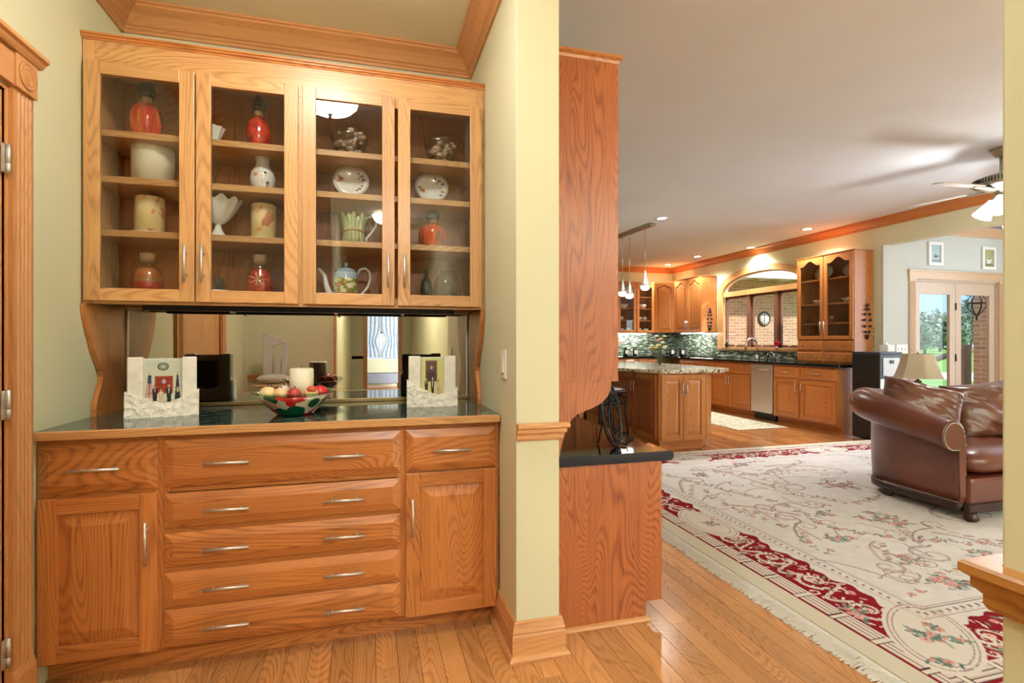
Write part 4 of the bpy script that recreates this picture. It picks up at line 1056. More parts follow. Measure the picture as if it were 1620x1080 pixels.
canvas[((np.mod(TT, 0.20) < 0.006) | (np.abs(np.mod(TT, 0.20) - 0.032) < 0.003)) & (EE > 0.112) & (EE < 0.195)] = DRK
band(0.196, 0.205, CRM)
scal = 0.445 + 0.018 * np.sin(TT * 18) + 0.012 * np.sin(TT * 47)
redm = (EE >= 0.205) & (EE < scal); canvas[redm] = RED
def stamp(u, v, r, c):
    i0, i1 = int((u - r) / RES), int((u + r) / RES) + 1; j0, j1 = int((v - r) / RES), int((v + r) / RES) + 1
    i0 = max(i0, 0); j0 = max(j0, 0); i1 = min(i1, cw); j1 = min(j1, chh)
    if i1 <= i0 or j1 <= j0: return
    m = (UU[j0:j1, i0:i1] - u) ** 2 + (VV[j0:j1, i0:i1] - v) ** 2 <= r * r
    canvas[j0:j1, i0:i1][m] = c
def blob(u, v, a, b, ang, c):
    r = max(a, b)
    i0, i1 = max(int((u - r) / RES), 0), min(int((u + r) / RES) + 1, cw); j0, j1 = max(int((v - r) / RES), 0), min(int((v + r) / RES) + 1, chh)
    if i1 <= i0 or j1 <= j0: return
    du, dv = UU[j0:j1, i0:i1] - u, VV[j0:j1, i0:i1] - v
    ca, sa = math.cos(ang), math.sin(ang)
    m = ((du * ca + dv * sa) / a) ** 2 + ((-du * sa + dv * ca) / b) ** 2 <= 1
    canvas[j0:j1, i0:i1][m] = c
def stroke(pts, r0, r1, c):
    for k in range(len(pts) - 1):
        (a, b), (p, q) = pts[k], pts[k + 1]
        L = math.hypot(p - a, q - b); n = max(1, int(L / 0.003))
        for i in range(n):
            t_ = (k + i / n) / (len(pts) - 1)
            stamp(a + (p - a) * i / n, b + (q - b) * i / n, max(0.0021, r0 + (r1 - r0) * t_), c)
def spiral(u, v, r, a0, turns, sgn, tail=0.0, ta=0.0, n=40):
    pts = []
    if tail: pts = [(u + r * math.cos(a0) + tail * math.cos(ta) * (1 - k / 8), v + r * math.sin(a0) + tail * math.sin(ta) * (1 - k / 8) + 0.15 * tail * math.sin(PI * k / 8)) for k in range(8)]
    for k in range(n):
        q = k / (n - 1); a = a0 + sgn * q * turns * 2 * PI; rr_ = r * (1 - 0.85 * q)
        pts.append((u + rr_ * math.cos(a), v + rr_ * math.sin(a)))
    return pts
rg = random.Random(11)
def rose(u, v, r, c=PNK):
    blob(u, v, r, r * 0.8, rg.uniform(0, 3), c)
    blob(u + r * 0.15, v, r * 0.6, r * 0.45, rg.uniform(0, 3), (226, 176, 166)); blob(u, v + r * 0.1, r * 0.28, r * 0.22, 0, (176, 92, 96))
def leaf(u, v, l, ang, c=GRN): blob(u + l * 0.5 * math.cos(ang), v + l * 0.5 * math.sin(ang), l * 0.5, l * 0.17, ang, c)
def spray(u, v, n, spread, lo=0.02, hi=0.05):
    for k in range(n):
        a = rg.uniform(0, 6.28); d_ = rg.uniform(0, spread)
        x_, y_ = u + d_ * math.cos(a), v + d_ * math.sin(a) * 0.8
        for q in range(4): leaf(x_ + rg.uniform(-.02, .02), y_ + rg.uniform(-.02, .02), rg.uniform(lo, hi), rg.uniform(0, 6.28), rg.choice((GRN, (128, 152, 140), (86, 112, 112), (170, 178, 168))))
        rose(x_, y_, rg.uniform(lo * 0.5, hi * 0.5), rg.choice((PNK, (222, 176, 170), (206, 140, 138))))
def side_map(side):
    return {'L': lambda t, e: (e, t), 'R': lambda t, e: (RW - e, t), 'B': lambda t, e: (t, e), 'T': lambda t, e: (t, RH - e)}[side]
for side, L in (('L', RH), ('T', RW), ('B', RW), ('R', RH)):
    mp = side_map(side)
    meds = [L * 0.47] if L == RH else [L * 0.3, L * 0.7]
    # cream scrolls and leaves on the red ground
    t_ = 0.62
    while t_ < L - 0.6:
        for (c_, w) in ((CRM, 0.011), ((196, 170, 160), 0.004)):
            pts = spiral(0, 0, 0.085, rg.uniform(-0.5, 0.5) + PI, 1.3, 1)
            stroke([mp(t_ + a, 0.325 + b) for a, b in pts], w, w * 0.4, c_)
            pts = [(t_ + 0.08 + 0.21 * q, 0.325 + 0.085 * math.sin(q * 2 * PI + PI)) for q in [k / 16 for k in range(17)]]
            stroke([mp(a, b) for a, b in pts], w, w * 0.5, c_)
        rose(*mp(t_, 0.325), 0.024, (226, 206, 190))
        for k in range(30):
            u, v = mp(t_ + rg.uniform(-0.14, 0.22), 0.212 + 0.215 * rg.random()); leaf(u, v, rg.uniform(0.018, 0.05), rg.uniform(0, 6.28), rg.choice((CRM, CRM, (214, 196, 186), (120, 130, 124))))
        for k in range(3):
            u, v = mp(t_ + rg.uniform(-0.14, 0.22), 0.23 + 0.18 * rg.random())
            stroke(spiral(u, v, rg.uniform(0.02, 0.04), rg.uniform(0, 6.28), 1.0, rg.choice((-1, 1))), 0.006, 0.003, CRM)
        rose(*mp(t_ + 0.15, 0.40), 0.022)
        t_ += 0.30
    for m_ in meds:
        blob(*mp(m_, 0.33), *((0.14, 0.27) if side in 'LR' else (0.27, 0.14)), 0, CRM)
        for q in (0.125, 0.10):
            stroke([mp(m_ + q * 2 * math.cos(a), 0.33 + q * math.sin(a)) for a in [2 * PI * k / 40 for k in range(41)]], 0.0025, 0.0025, MAU)
        spray(*mp(m_, 0.33), 9, 0.11, 0.02, 0.04)
        for s_ in (-1, 1):
            u, v = mp(m_ + s_ * 0.33, 0.31); rose(u, v, 0.03); spray(u, v, 4, 0.05, 0.015, 0.03)
# corner cartouches
for cu in (0, 1):
    for cv in (0, 1):
        f = lambda u, v: (u if cu == 0 else RW - u, v if cv == 0 else RH - v)
        u, v = f(0.40, 0.40)
        ang = (PI / 4) * (1 if cu == cv else -1)
        blob(u, v, 0.30, 0.165, ang, CRM)
        for q in (0.27, 0.24):
            stroke([(u + q * math.cos(a) * math.cos(ang) - q * 0.54 * math.sin(a) * math.sin(ang), v + q * math.cos(a) * math.sin(ang) + q * 0.54 * math.sin(a) * math.cos(ang)) for a in [2 * PI * k / 50 for k in range(51)]], 0.003, 0.003, MAU)
        spray(u, v, 14, 0.12, 0.025, 0.05)
        for (a, b) in ((0.24, 0.62), (0.62, 0.24), (0.26, 0.24)):
            spray(*f(a, b), 6, 0.06, 0.02, 0.045)
# beaded line round the field
band(0.492, 0.496, MAU); band(0.560, 0.565, DRK); band(0.575, 0.579, MAU)
bead = (np.mod(TT, 0.045) < 0.016) & (np.abs(EE - 0.528) < 0.007); canvas[bead] = (128, 104, 104)
bead = (np.mod(TT + 0.02, 0.045) < 0.02) & (np.abs(EE - 0.51) < 0.004); canvas[bead] = PNK
# field: mauve acanthus scrolls, rose garlands, bouquets
def acanthus(u, v, r, a0, sgn, tail, ta):
    for (c_, w, dr) in (((190, 172, 170), 0.011, 0), ((128, 100, 104), 0.0025, 0.010), ((206, 190, 184), 0.006, -0.012)):
        stroke(spiral(u, v, r + dr, a0, 1.35, sgn, tail, ta), w, w * 0.3, c_)
    for k in range(7):
        q = k / 7; leaf(u + (r + tail * q) * math.cos(ta), v + (r + tail * q) * math.sin(ta), 0.07, ta + rg.choice((-0.6, 0.6)), rg.choice((MAU, TAN, (176, 152, 146))))
for (u, v, r, a0, sg, tl, ta) in ((0.95, 1.75, 0.10, 0, 1, 0.5, 2.4), (0.90, 2.75, 0.09, 2, -1, 0.45, -2.2), (1.25, 1.0, 0.12, 1, 1, 0.55, 0.9), (1.55, 2.35, 0.15, 3, -1, 0.7, 1.7), (1.45, 3.05, 0.10, 0, 1, 0.5, 0.3),
                                  (2.1, 1.45, 0.15, 2, 1, 0.6, 0.0), (2.35, 2.7, 0.13, 1, -1, 0.6, 2.8), (0.85, 0.95, 0.09, 1, -1, 0.3, 0.8), (1.9, 0.9, 0.12, 4, 1, 0.5, 2.0), (2.9, 2.2, 0.14, 0, 1, 0.6, 1.2), (3.2, 1.1, 0.13, 2, -1, 0.5, 0.4), (3.4, 2.9, 0.13, 2, -1, 0.5, 0.4)):
    acanthus(u, v, r, a0, sg, tl, ta)
def garland(pts, n, w=0.03):
    for k in range(n):
        q = k / (n - 1) * (len(pts) - 1); i = min(int(q), len(pts) - 2); f_ = q - i
        u = pts[i][0] + (pts[i + 1][0] - pts[i][0]) * f_; v = pts[i][1] + (pts[i + 1][1] - pts[i][1]) * f_
        spray(u + rg.uniform(-w, w), v + rg.uniform(-w, w), 1, 0.02, 0.018, 0.04)
for k in range(40):
    u, v = rg.uniform(0.72, 3.2), rg.uniform(0.72, 3.1); sg = rg.choice((-1, 1)); a_ = rg.uniform(0, 6.28); r_ = rg.uniform(0.05, 0.12); ta_ = rg.uniform(0, 6.28); tl_ = rg.uniform(0.15, 0.4)
    for (c_, w, dr) in ((rg.choice((MAU, TAN, (190, 168, 166))), 0.006, 0), ((156, 132, 134), 0.0022, 0.007)): stroke(spiral(u, v, r_ + dr, a_, 1.2, sg, tl_, ta_), w, w * 0.4, c_)
garland([(0.7, 0.7), (1.2, 0.85), (1.6, 0.7), (2.2, 0.72)], 30)
garland([(0.70, 1.2), (0.78, 1.6), (0.72, 2.1), (0.8, 2.5)], 30)
garland([(0.75, 3.0), (0.95, 2.45), (1.15, 2.05), (1.05, 1.5), (1.35, 1.2), (1.75, 1.05)], 90)
for (u, v) in ((1.05, 0.98), (0.95, 1.35), (1.5, 0.95), (1.25, 1.75)): spray(u, v, 14, 0.10, 0.02, 0.045)
garland([(1.1, 3.1), (1.55, 2.75), (1.95, 2.9), (2.4, 3.1)], 40)
garland([(1.75, 1.05), (2.3, 0.95), (2.8, 1.3), (3.2, 0.85)], 40)
garland([(1.35, 2.2), (1.7, 1.85), (2.1, 2.0), (2.5, 1.75)], 36)
for (u, v, n_, sp_) in ((1.55, 1.55, 24, 0.16), (2.0, 2.3, 26, 0.18), (0.98, 0.72, 14, 0.10), (2.6, 2.4, 20, 0.16), (1.05, 2.9, 12, 0.09), (1.3, 0.75, 16, 0.13), (3.0, 1.7, 18, 0.15), (1.7, 3.15, 12, 0.1)):
    spray(u, v, n_, sp_, 0.025, 0.06)
for k in range(60):
    u, v = rg.uniform(0.65, 3.4), rg.uniform(0.65, 3.2)
    stroke([(u, v), (u + rg.uniform(-.1, .1), v + rg.uniform(-.1, .1)), (u + rg.uniform(-.18, .18), v + rg.uniform(-.18, .18))], 0.003, 0.002, rg.choice((TAN, TAN, (200, 190, 182))))
canvas = np.clip(canvas, 0, 255) / 255.0
canvas = np.where(canvas <= 0.04045, canvas / 12.92, ((canvas + 0.055) / 1.055) ** 2.4)
xs = np.concatenate([np.arange(0, 1.3, 0.004), np.arange(1.3, RW, 0.009), [RW]])
ys = np.append(np.arange(0, RH, 0.0052), RH)
nx_, ny_ = len(xs), len(ys)
PXv, PYv = np.meshgrid(xs, ys)
co = np.stack([PXv, PYv, np.full_like(PXv, 0.010)], -1).reshape(-1, 3)
idx = np.arange(nx_ * ny_).reshape(ny_, nx_)
quads = np.stack([idx[:-1, :-1], idx[:-1, 1:], idx[1:, 1:], idx[1:, :-1]], -1).reshape(-1, 4)
me = bpy.data.meshes.new('pile')
me.vertices.add(len(co)); me.vertices.foreach_set('co', co.ravel().astype(np.float32))
me.loops.add(quads.size); me.loops.foreach_set('vertex_index', quads.ravel().astype(np.int32))
me.polygons.add(len(quads)); me.polygons.foreach_set('loop_start', (np.arange(len(quads)) * 4).astype(np.int32)); me.polygons.foreach_set('loop_total', np.full(len(quads), 4, np.int32))
me.update(calc_edges=True)
ca = me.color_attributes.new('print', 'FLOAT_COLOR', 'POINT')
ci = np.clip((co[:, 0] / RES).astype(int), 0, cw - 1); cj = np.clip((co[:, 1] / RES).astype(int), 0, chh - 1)
cc = np.ones((len(co), 4), np.float32); cc[:, :3] = canvas[cj, ci]
ca.data.foreach_set('color', cc.ravel())
M['rug'] = attr_mat('rug_pile', 0.95, 0.1, 0.35, 260)
me.materials.append(M['rug'])
rug = thing('area_rug', 'large cream floral rug with a dark red border and white fringe', 'rug', (RX0, RY0, 0.0))
link('pile', me, rug)
part('backing', G().box(0, RW, 0, RH, 0.001, 0.0095), plain('rug_backing', (206, 196, 170), 0.9), rug)
fg = G(); rf = random.Random(8)
for k in range(4200):
    y = rf.uniform(0.0, RH); l = rf.uniform(0.06, 0.115); w = 0.0026; dy = rf.uniform(-0.022, 0.022); z = rf.uniform(0.003, 0.009)
    a = (0.0, y, 0.006); b = (-l * 0.5, y + dy * 0.3, z + 0.006); c_ = (-l, y + dy, 0.0025)
    fg.add([(a[0], a[1] - w, a[2]), (a[0], a[1] + w, a[2]), (b[0], b[1] + w, b[2]), (b[0], b[1] - w, b[2]), (c_[0], c_[1] + w, c_[2]), (c_[0], c_[1] - w, c_[2])], [(0, 1, 2, 3), (3, 2, 4, 5)])
o = part('fringe', fg, plain('white_fringe', (242, 240, 232), 0.9), rug); o['kind'] = 'stuff'

# ------------------------------------------------------------------ leather sofa (faces -y, its left arm towards the pantry)
sf = thing('sofa', 'brown leather rolled-arm sofa with nailhead trim standing on the rug', 'sofa', (3.86, 2.48, 0.0105))
# path of the rolled arm: front -> back corner -> along the back.  offset centre line, z of roll centre and radius
path = [(0.04, 0.15, 0.575, 0.100), (0.05, 0.33, 0.61, 0.108), (0.06, 0.52, 0.655, 0.116), (0.075, 0.70, 0.69, 0.120), (0.13, 0.85, 0.71, 0.120), (0.24, 0.94, 0.715, 0.116), (0.42, 0.97, 0.70, 0.11), (1.0, 0.98, 0.68, 0.10), (2.0, 0.98, 0.68, 0.10)]
def resample(p, n):
    out = []
    for k in range(n):
        q = k / (n - 1) * (len(p) - 1); i = min(int(q), len(p) - 2); f = q - i
        p0, p1, p2, p3 = p[max(i - 1, 0)], p[i], p[i + 1], p[min(i + 2, len(p) - 1)]
        out.append(tuple(0.5 * (2 * b + (c - a) * f + (2 * a - 5 * b + 4 * c - d) * f * f + (3 * b - a - 3 * c + d) * f ** 3) for a, b, c, d in zip(p0, p1, p2, p3)))
    return out
ps = resample(path, 50)
def arm_section(cz, r):   # (outward offset, z): outer skirt below, roll on top, inner wall
    pts = [(0.0, 0.11), (0.008, 0.25), (0.012, cz - r * 1.02)]
    for k in range(17):
        a = -PI * 0.55 + k / 16 * PI * 1.38
        pts.append((0.055 + r * 0.92 * math.cos(a), cz + r * math.sin(a)))
    pts += [(-0.045, cz - r * 0.35), (-0.05, 0.30), (-0.05, 0.11)]
    return pts
rings = []
for i, (x, y, cz, r) in enumerate(ps):
    a, b = ps[max(i - 1, 0)], ps[min(i + 1, len(ps) - 1)]
    dx, dy = b[0] - a[0], b[1] - a[1]; L = math.hypot(dx, dy); nxm, nym = -dy / L, dx / L     # left of travel = outside
    rings.append([(x + nxm * o_, y + nym * o_, z) for o_, z in arm_section(cz, r)])
m_ = len(rings[0]); vs = [v for r_ in rings for v in r_]
fs = [(i * m_ + k, i * m_ + (k + 1) % m_, (i + 1) * m_ + (k + 1) % m_, (i + 1) * m_ + k) for i in range(len(rings) - 1) for k in range(m_)]
part('arm_and_back', G().add(vs, fs, 0, True).add(rings[0], [tuple(range(m_))]), M['leather'], sf)
fr = [(p[0], p[1] - 0.004, p[2]) for p in rings[0]]
fc = Vector((sum(p[0] for p in fr) / m_, fr[0][1], sum(p[2] for p in fr) / m_))
fp = [tuple(Vector(p) * 0.985 + fc * 0.015) for p in fr]
part('arm_front', G().add(fp + [(p[0], p[1] - 0.012, p[2]) for p in [tuple(Vector(q) * 0.9 + fc * 0.1) for q in fp]], [(k, (k + 1) % m_, m_ + (k + 1) % m_, m_ + k) for k in range(m_)] + [tuple(range(m_, 2 * m_))], 0, False), M['leather'], sf)
part('welt', G().tube([(p[0], p[1] - 0.003, p[2]) for p in rings[0][2:22]], 0.008, 8), M['leather'], sf)
ng = G()
for p in resample([(q[0], q[1] - 0.012, q[2]) for q in [tuple(Vector(q) * 0.93 + fc * 0.07) for q in rings[0][2:22]]], 46): ng.ball(p, 0.006, 6, 4)
for k in range(0): ng.ball((rings[0][-1][0] * 0.5 + rings[0][0][0] * 0.5 + 0.05, 0.092, 0.12 + k * 0.026), 0.006, 6, 4)
for p in resample([(r_[0][0] - 0.003, r_[0][1], 0.115) for r_ in rings[:20]], 70): ng.ball(p, 0.005, 6, 4)
o = part('nailheads', ng, M['nickel'], sf); o['kind'] = 'stuff'
bp = [(r_[0][0], r_[0][1]) for r_ in rings[:36]]
part('base_moulding', G().add([v for (x, y) in bp for v in ((x - 0.012, y, 0.055), (x - 0.016, y, 0.095), (x - 0.004, y, 0.112), (x + 0.1, y - 0.02, 0.112), (x + 0.1, y - 0.02, 0.055))],
     [(i * 5 + k, i * 5 + (k + 1) % 5, (i + 1) * 5 + (k + 1) % 5, (i + 1) * 5 + k) for i in range(len(bp) - 1) for k in range(5)] + [(0, 1, 2, 3, 4)], 0, True), M['dark_wood'], sf)
part('seat_deck', G().box(0.095, 2.0, 0.11, 0.80, 0.06, 0.285), M['leather'], sf, 0.03)
part('front_rail', G().box(0.05, 2.0, 0.085, 0.13, 0.055, 0.112), M['dark_wood'], sf, 0.008)
def cushion(w, d, h, wr=0.0, seed=0, nu=40, nv=24, p=3.2):
    g = G(); off = Vector((seed * 7.3, seed * 3.1, 0))
    def fn(u, v):
        a = u * 2 * PI; ph = (v - 0.5) * PI
        def se(c, e): return math.copysign(abs(c) ** e, c)
        x = se(math.cos(ph), 2 / p * 1.3) * se(math.cos(a), 2 / p); y = se(math.cos(ph), 2 / p * 1.3) * se(math.sin(a), 2 / p); z = se(math.sin(ph), 1.0)
        q = Vector((x, y, z))
        dsp = wr * (noise.noise(q * 2.1 + off) + 0.6 * noise.noise(Vector((q.x * 5, q.y * 1.6, q.z * 2)) + off))
        return (w / 2 * x * (1 + 0.2 * dsp), d / 2 * y * (1 + 0.2 * dsp), h / 2 * z * (1 + dsp))
    return g.grid(fn, nu, nv, closed_u=True)
for i, x in enumerate((0.55, 1.48)):
    part('seat_cushion', cushion(0.93, 0.74, 0.20, 0.05, i + 1, p=7), M['leather'], sf, loc=(x, 0.45, 0.385))
part('back_rest', G().box(0.3, 2.0, 0.74, 0.9, 0.28, 0.66), M['leather'], sf, 0.05)
def pillow(w, h, th, label, loc, rot, seed, group='loose sofa pillows'):
    t = thing('sofa_pillow', label, 'pillow', loc, 0, group)
    t.rotation_euler = rot
    off = Vector((seed * 5.7, seed * 2.3, seed))
    nu = 44
    def face(sgn):
        def fn(u, v):
            x, z = 2 * u - 1, 2 * v - 1
            th_ = (max(0, (1 - x ** 4) * (1 - z ** 4))) ** 0.55
            pin = 1 - 0.05 * (1 - x * x) if True else 1
            rad = math.hypot(x, z) + 1e-6; a = math.atan2(z, x)
            wr = 0.18 * noise.noise(Vector((x * 1.6, z * 1.6, seed))) + 0.17 * (0.5 - abs(noise.noise(Vector((x * 2.4 + z * 3.6, z * 1.1 - x * 1.2, seed * 2.0))))) * min(1, 0.25 + rad * 0.9)
            return (w / 2 * x * (1 - 0.06 * (1 - z * z) * abs(x)), sgn * th / 2 * th_ * (1 + 1.6 * wr), h / 2 * z * (1 - 0.06 * (1 - x * x) * abs(z)))
        return fn
    g = G().grid(face(-1), nu, nu).grid(face(1), nu, nu)
    part('cover', g, M['leather_soft'], t)
    return t
pillow(0.54, 0.34, 0.24, 'crumpled olive-brown leather pillow resting on the sofa arm corner', (4.16, 3.08, 0.735), (math.radians(-20), math.radians(14), math.radians(-38)), 1)
pillow(0.62, 0.46, 0.26, 'large brown leather back pillow in the middle of the sofa', (4.74, 3.03, 0.675), (math.radians(-16), math.radians(-4), math.radians(-8)), 2)
pillow(0.60, 0.46, 0.24, 'brown leather back pillow cut off by the wall edge at the right', (5.36, 3.08, 0.68), (math.radians(-14), 0, math.radians(4)), 3)
for (x, y) in ((0.12, 0.72), (0.08, 0.10), (1.9, 0.14), (1.9, 0.8)):
    part('bun_foot', G().lathe([(0.03, 0.0), (0.042, 0.012), (0.045, 0.03), (0.036, 0.052), (0.03, 0.06)], 20, (x, y, 0)), M['dark_wood'], sf)

# table lamp behind the sofa
et = thing('end_table', 'small dark end table carrying the lamp behind the sofa', 'table', (5.18, 3.86, 0.0105))
part('top', G().lathe([(0.26, 0.57), (0.26, 0.60), (0, 0.60)], 32), M['dark_wood'], et)
for k in range(3):
    a = k * 2 * PI / 3 + 0.3; part('leg', G().tube([(0.2 * math.cos(a), 0.2 * math.sin(a), 0), (0.1 * math.cos(a), 0.1 * math.sin(a), 0.3), (0.18 * math.cos(a), 0.18 * math.sin(a), 0.57)], 0.016, 8), M['dark_wood'], et)
tl = thing('table_lamp', 'table lamp with a tan bell shade and a green leafy base behind the sofa', 'lamp', (5.18, 3.86, 0.6110))
M['lampbase'] = mottled('leafy_lamp_base', [(0.35, C((30, 34, 22))), (0.5, C((96, 100, 50))), (0.62, C((150, 120, 70)))], 20, 0.4, 0.3)
part('base', G().lathe([(0.05, 0), (0.07, 0.01), (0.05, 0.03), (0.09, 0.09), (0.105, 0.15), (0.07, 0.2), (0.03, 0.215), (0.03, 0.235), (0.012, 0.24), (0.012, 0.45)], 20), M['lampbase'], tl)
lg = G()
for k in range(22):
    a = k * 2.4; zz = 0.06 + 0.13 * ((k * 7) % 10) / 10
    lg.ball((0.10 * math.cos(a), 0.10 * math.sin(a), zz), (0.03, 0.03, 0.022), 7, 5)
part('carved_leaves', lg, M['lampbase'], tl)
def shade(u, v):
    a = u * 2 * PI; z = 0.262 + 0.235 * v; r = 0.195 - 0.075 * (v ** 0.8)
    q = math.cos(PI / 6) / math.cos((a % (PI / 3)) - PI / 6) * 1.04
    return (r * q * math.cos(a), r * q * math.sin(a), z)
part('lamp_shade', G().grid(shade, 48, 10, closed_u=True), plain('tan_linen', (178, 160, 134), 0.9, var=0.04, vscale=80), tl)
part('finial', G().lathe([(0.004, 0.495), (0.01, 0.51), (0.004, 0.52), (0, 0.53)], 12), M['brass_dull'], tl)

# water dispenser beside the kitchen counter
wd = thing('water_dispenser', 'black water dispenser with a silver front at the end of the kitchen counter', 'water dispenser', (6.0, 4.93, 0.0))
part('body', G().box(0, 0.36, 0, 0.38, 0.012, 1.075), M['black'], wd, 0.012)
part('top_hood', G().box(-0.003, 0.363, -0.003, 0.383, 1.07, 1.10), plain('navy_plastic', (28, 38, 56), 0.3), wd, 0.01)
part('control_panel', G().box(0.05, 0.31, -0.008, 0.002, 0.80, 1.03), plain('silver_panel', (206, 208, 212), 0.3), wd, 0.004)
part('spout', G().box(0.15, 0.21, -0.02, -0.006, 0.96, 1.0), M['black'], wd, 0.004)
part('steel_door', G().box(0.0, 0.36, -0.012, 0.0, 0.05, 0.77), M['steel'], wd, 0.006)
vg = G()
for k in range(16): vg.box(-0.004, 0.002, 0.06, 0.32, 0.35 + k * 0.025, 0.357 + k * 0.025)
o = part('vent_ribs', vg, M['black'], wd); o['kind'] = 'stuff'

# ------------------------------------------------------------------ kitchen shell
WYc, WA, WB, WZ = 7.60, 1.10, 0.41, 2.16         # arched window: centre, outer half width, rise, springing height
arc = [(WYc - WA * math.cos(PI * k / 32), WZ + WB * math.sin(PI * k / 32)) for k in range(33)]
g = G().box(SX, SX + 0.15, 5.335, WYc - WA, 0, LC).box(SX, SX + 0.15, WYc + WA, KY + 0.15, 0, LC).box(SX, SX + 0.15, WYc - WA, WYc + WA, 0, 1.07)
for k in range(32):
    (ya, za), (yb, zb) = arc[k], arc[k + 1]
    g.prism([(ya, za), (yb, zb), (yb, LC), (ya, LC)], 'x', SX, SX + 0.15)
struct('wall_sink', g, M['sage'])
struct('wall_opening_header', G().box(SX, SX + 0.15, 0.9, 5.335, 2.505, LC), M['sage'])
struct('wall_living_side', G().box(SX, SX + 0.15, -2.6, 0.9, 0, LC), M['sage'])
struct('wall_kitchen_back', G().box(PX, SX, KY, KY + 0.15, 0, LC), M['sage'])
kcrown = [(0.0, 2.747), (0.012, 2.747), (0.016, 2.757), (0.024, 2.763), (0.026, 2.775), (0.04, 2.795), (0.065, 2.82), (0.09, 2.832), (0.098, 2.838), (0.098, 2.848), (0.105, 2.852), (0.105, LC), (0.0, LC)]
struct('trim_kitchen_crown', molding(G(), [(SX, -2.6), (SX, KY), (PX, KY)], kcrown), oak('kitchen_crown', (190, 118, 62), (146, 82, 40), 'y', tint=0.02, contrast=0.35))
# sunroom beyond the wide opening
SY = 5.36
g = G().box(SX + 0.15, 7.15, SY, SY + 0.14, 0, LC).box(8.72, 9.7, SY, SY + 0.14, 0, LC).box(7.15, 8.72, SY, SY + 0.14, 2.075, LC)
struct('wall_sunroom', g, M['grey_wall'])
struct('wall_opening_return', G().box(SX - 0.001, SX + 0.16, 5.33, 5.362, 0, 2.508), M['grey_wall'])
struct('trim_sunroom_crown', molding(G(), [(9.7, SY), (SX + 0.15, SY)], [(0, 2.70), (0.012, 2.70), (0.03, 2.73), (0.08, 2.79), (0.09, 2.82), (0, 2.82)]), M['pale_h'])
# mosaic backsplash
def mosaic():
    n = N('glass_mosaic'); br = n.n('ShaderNodeTexBrick')
    br.inputs['Scale'].default_value = 1.0; br.inputs['Brick Width'].default_value = 0.075; br.inputs['Row Height'].default_value = 0.017
    br.inputs['Mortar Size'].default_value = 0.0015; br.inputs['Color1'].default_value = (0, 0, 0, 1); br.inputs['Color2'].default_value = (1, 1, 1, 1); br.inputs['Mortar'].default_value = (0.5, 0.5, 0.5, 1)
    tc = n.n('ShaderNodeTexCoord'); sp = n.n('ShaderNodeSeparateXYZ'); n.l(tc.outputs['Object'], sp.inputs[0])
    cb = n.n('ShaderNodeCombineXYZ'); n.l(n.math('ADD', sp.outputs[0], sp.outputs[1]), cb.inputs[0]); n.l(sp.outputs[2], cb.inputs[1])
    n.l(cb.outputs[0], br.inputs['Vector'])
    sc_ = n.n('ShaderNodeSeparateColor'); n.l(br.outputs['Color'], sc_.inputs[0])
    col = n.ramp(sc_.outputs[0], [(0, C((34, 42, 38))), (0.22, C((84, 110, 96))), (0.48, C((146, 168, 150))), (0.68, C((52, 58, 56))), (0.80, C((214, 220, 206)))], True)
    return n.bsdf(col, 0.12, 0, 0.6)
M['mosaic'] = mosaic()
struct('wall_backsplash', G().box(SX - 0.012, SX - 0.001, 5.46, WYc - WA, 0.935, 1.42).box(SX - 0.012, SX - 0.001, WYc - WA, WYc + WA, 0.935, 1.065).box(SX - 0.012, SX - 0.001, WYc + WA, KY - 0.012, 0.935, 1.44).box(3.2, SX - 0.001, KY - 0.012, KY - 0.001, 0.935, 1.44), M['mosaic'])

# arched kitchen window
wn2 = struct('window_2', G().box(SX - 0.03, SX + 0.13, WYc - WA, WYc + WA, 1.062, 1.082), M['pale_h'])
WOOD = oak('window_oak', (206, 158, 100), (164, 108, 58), 'z', tint=0.03, contrast=0.3)
SASH = plain('brown_sash', (128, 88, 66), 0.4)
def arch_ring(a0, b0, a1, b1, x0, x1, n=32, lo=0.0):
    g = G()
    for k in range(n):
        t0, t1 = PI * k / n, PI * (k + 1) / n
        P = lambda a, b, t: (WYc - a * math.cos(t), WZ + b * math.sin(t))
        g.prism([P(a1, b1, t0), P(a0, b0, t0), P(a0, b0, t1), P(a1, b1, t1)], 'x', x0, x1)
    return g
struct('arch_casing', arch_ring(WA, WB, 0.95, 0.30, SX - 0.025, SX + 0.01), WOOD, wn2)
struct('arch_frame', arch_ring(0.99, 0.335, 0.93, 0.28, SX + 0.02, SX + 0.08), M['white'], wn2)
struct('casing', G().box(SX - 0.025, SX + 0.01, WYc + 0.93, WYc + WA, 1.082, WZ), WOOD, wn2)
struct('casing', G().box(SX - 0.025, SX + 0.01, WYc - WA, WYc - 0.93, 1.082, WZ), WOOD, wn2)
struct('sill_casing', G().box(SX - 0.035, SX + 0.01, WYc - WA, WYc + WA, 1.075, 1.125), WOOD, wn2, 0.004)
struct('transom_rail', G().box(SX - 0.025, SX + 0.09, WYc - 0.95, WYc + 0.95, 2.07, WZ), WOOD, wn2)
for y in (7.215, 7.865): struct('mullion', G().box(SX - 0.01, SX + 0.1, y - 0.035, y + 0.035, 1.125, 2.07), SASH, wn2)
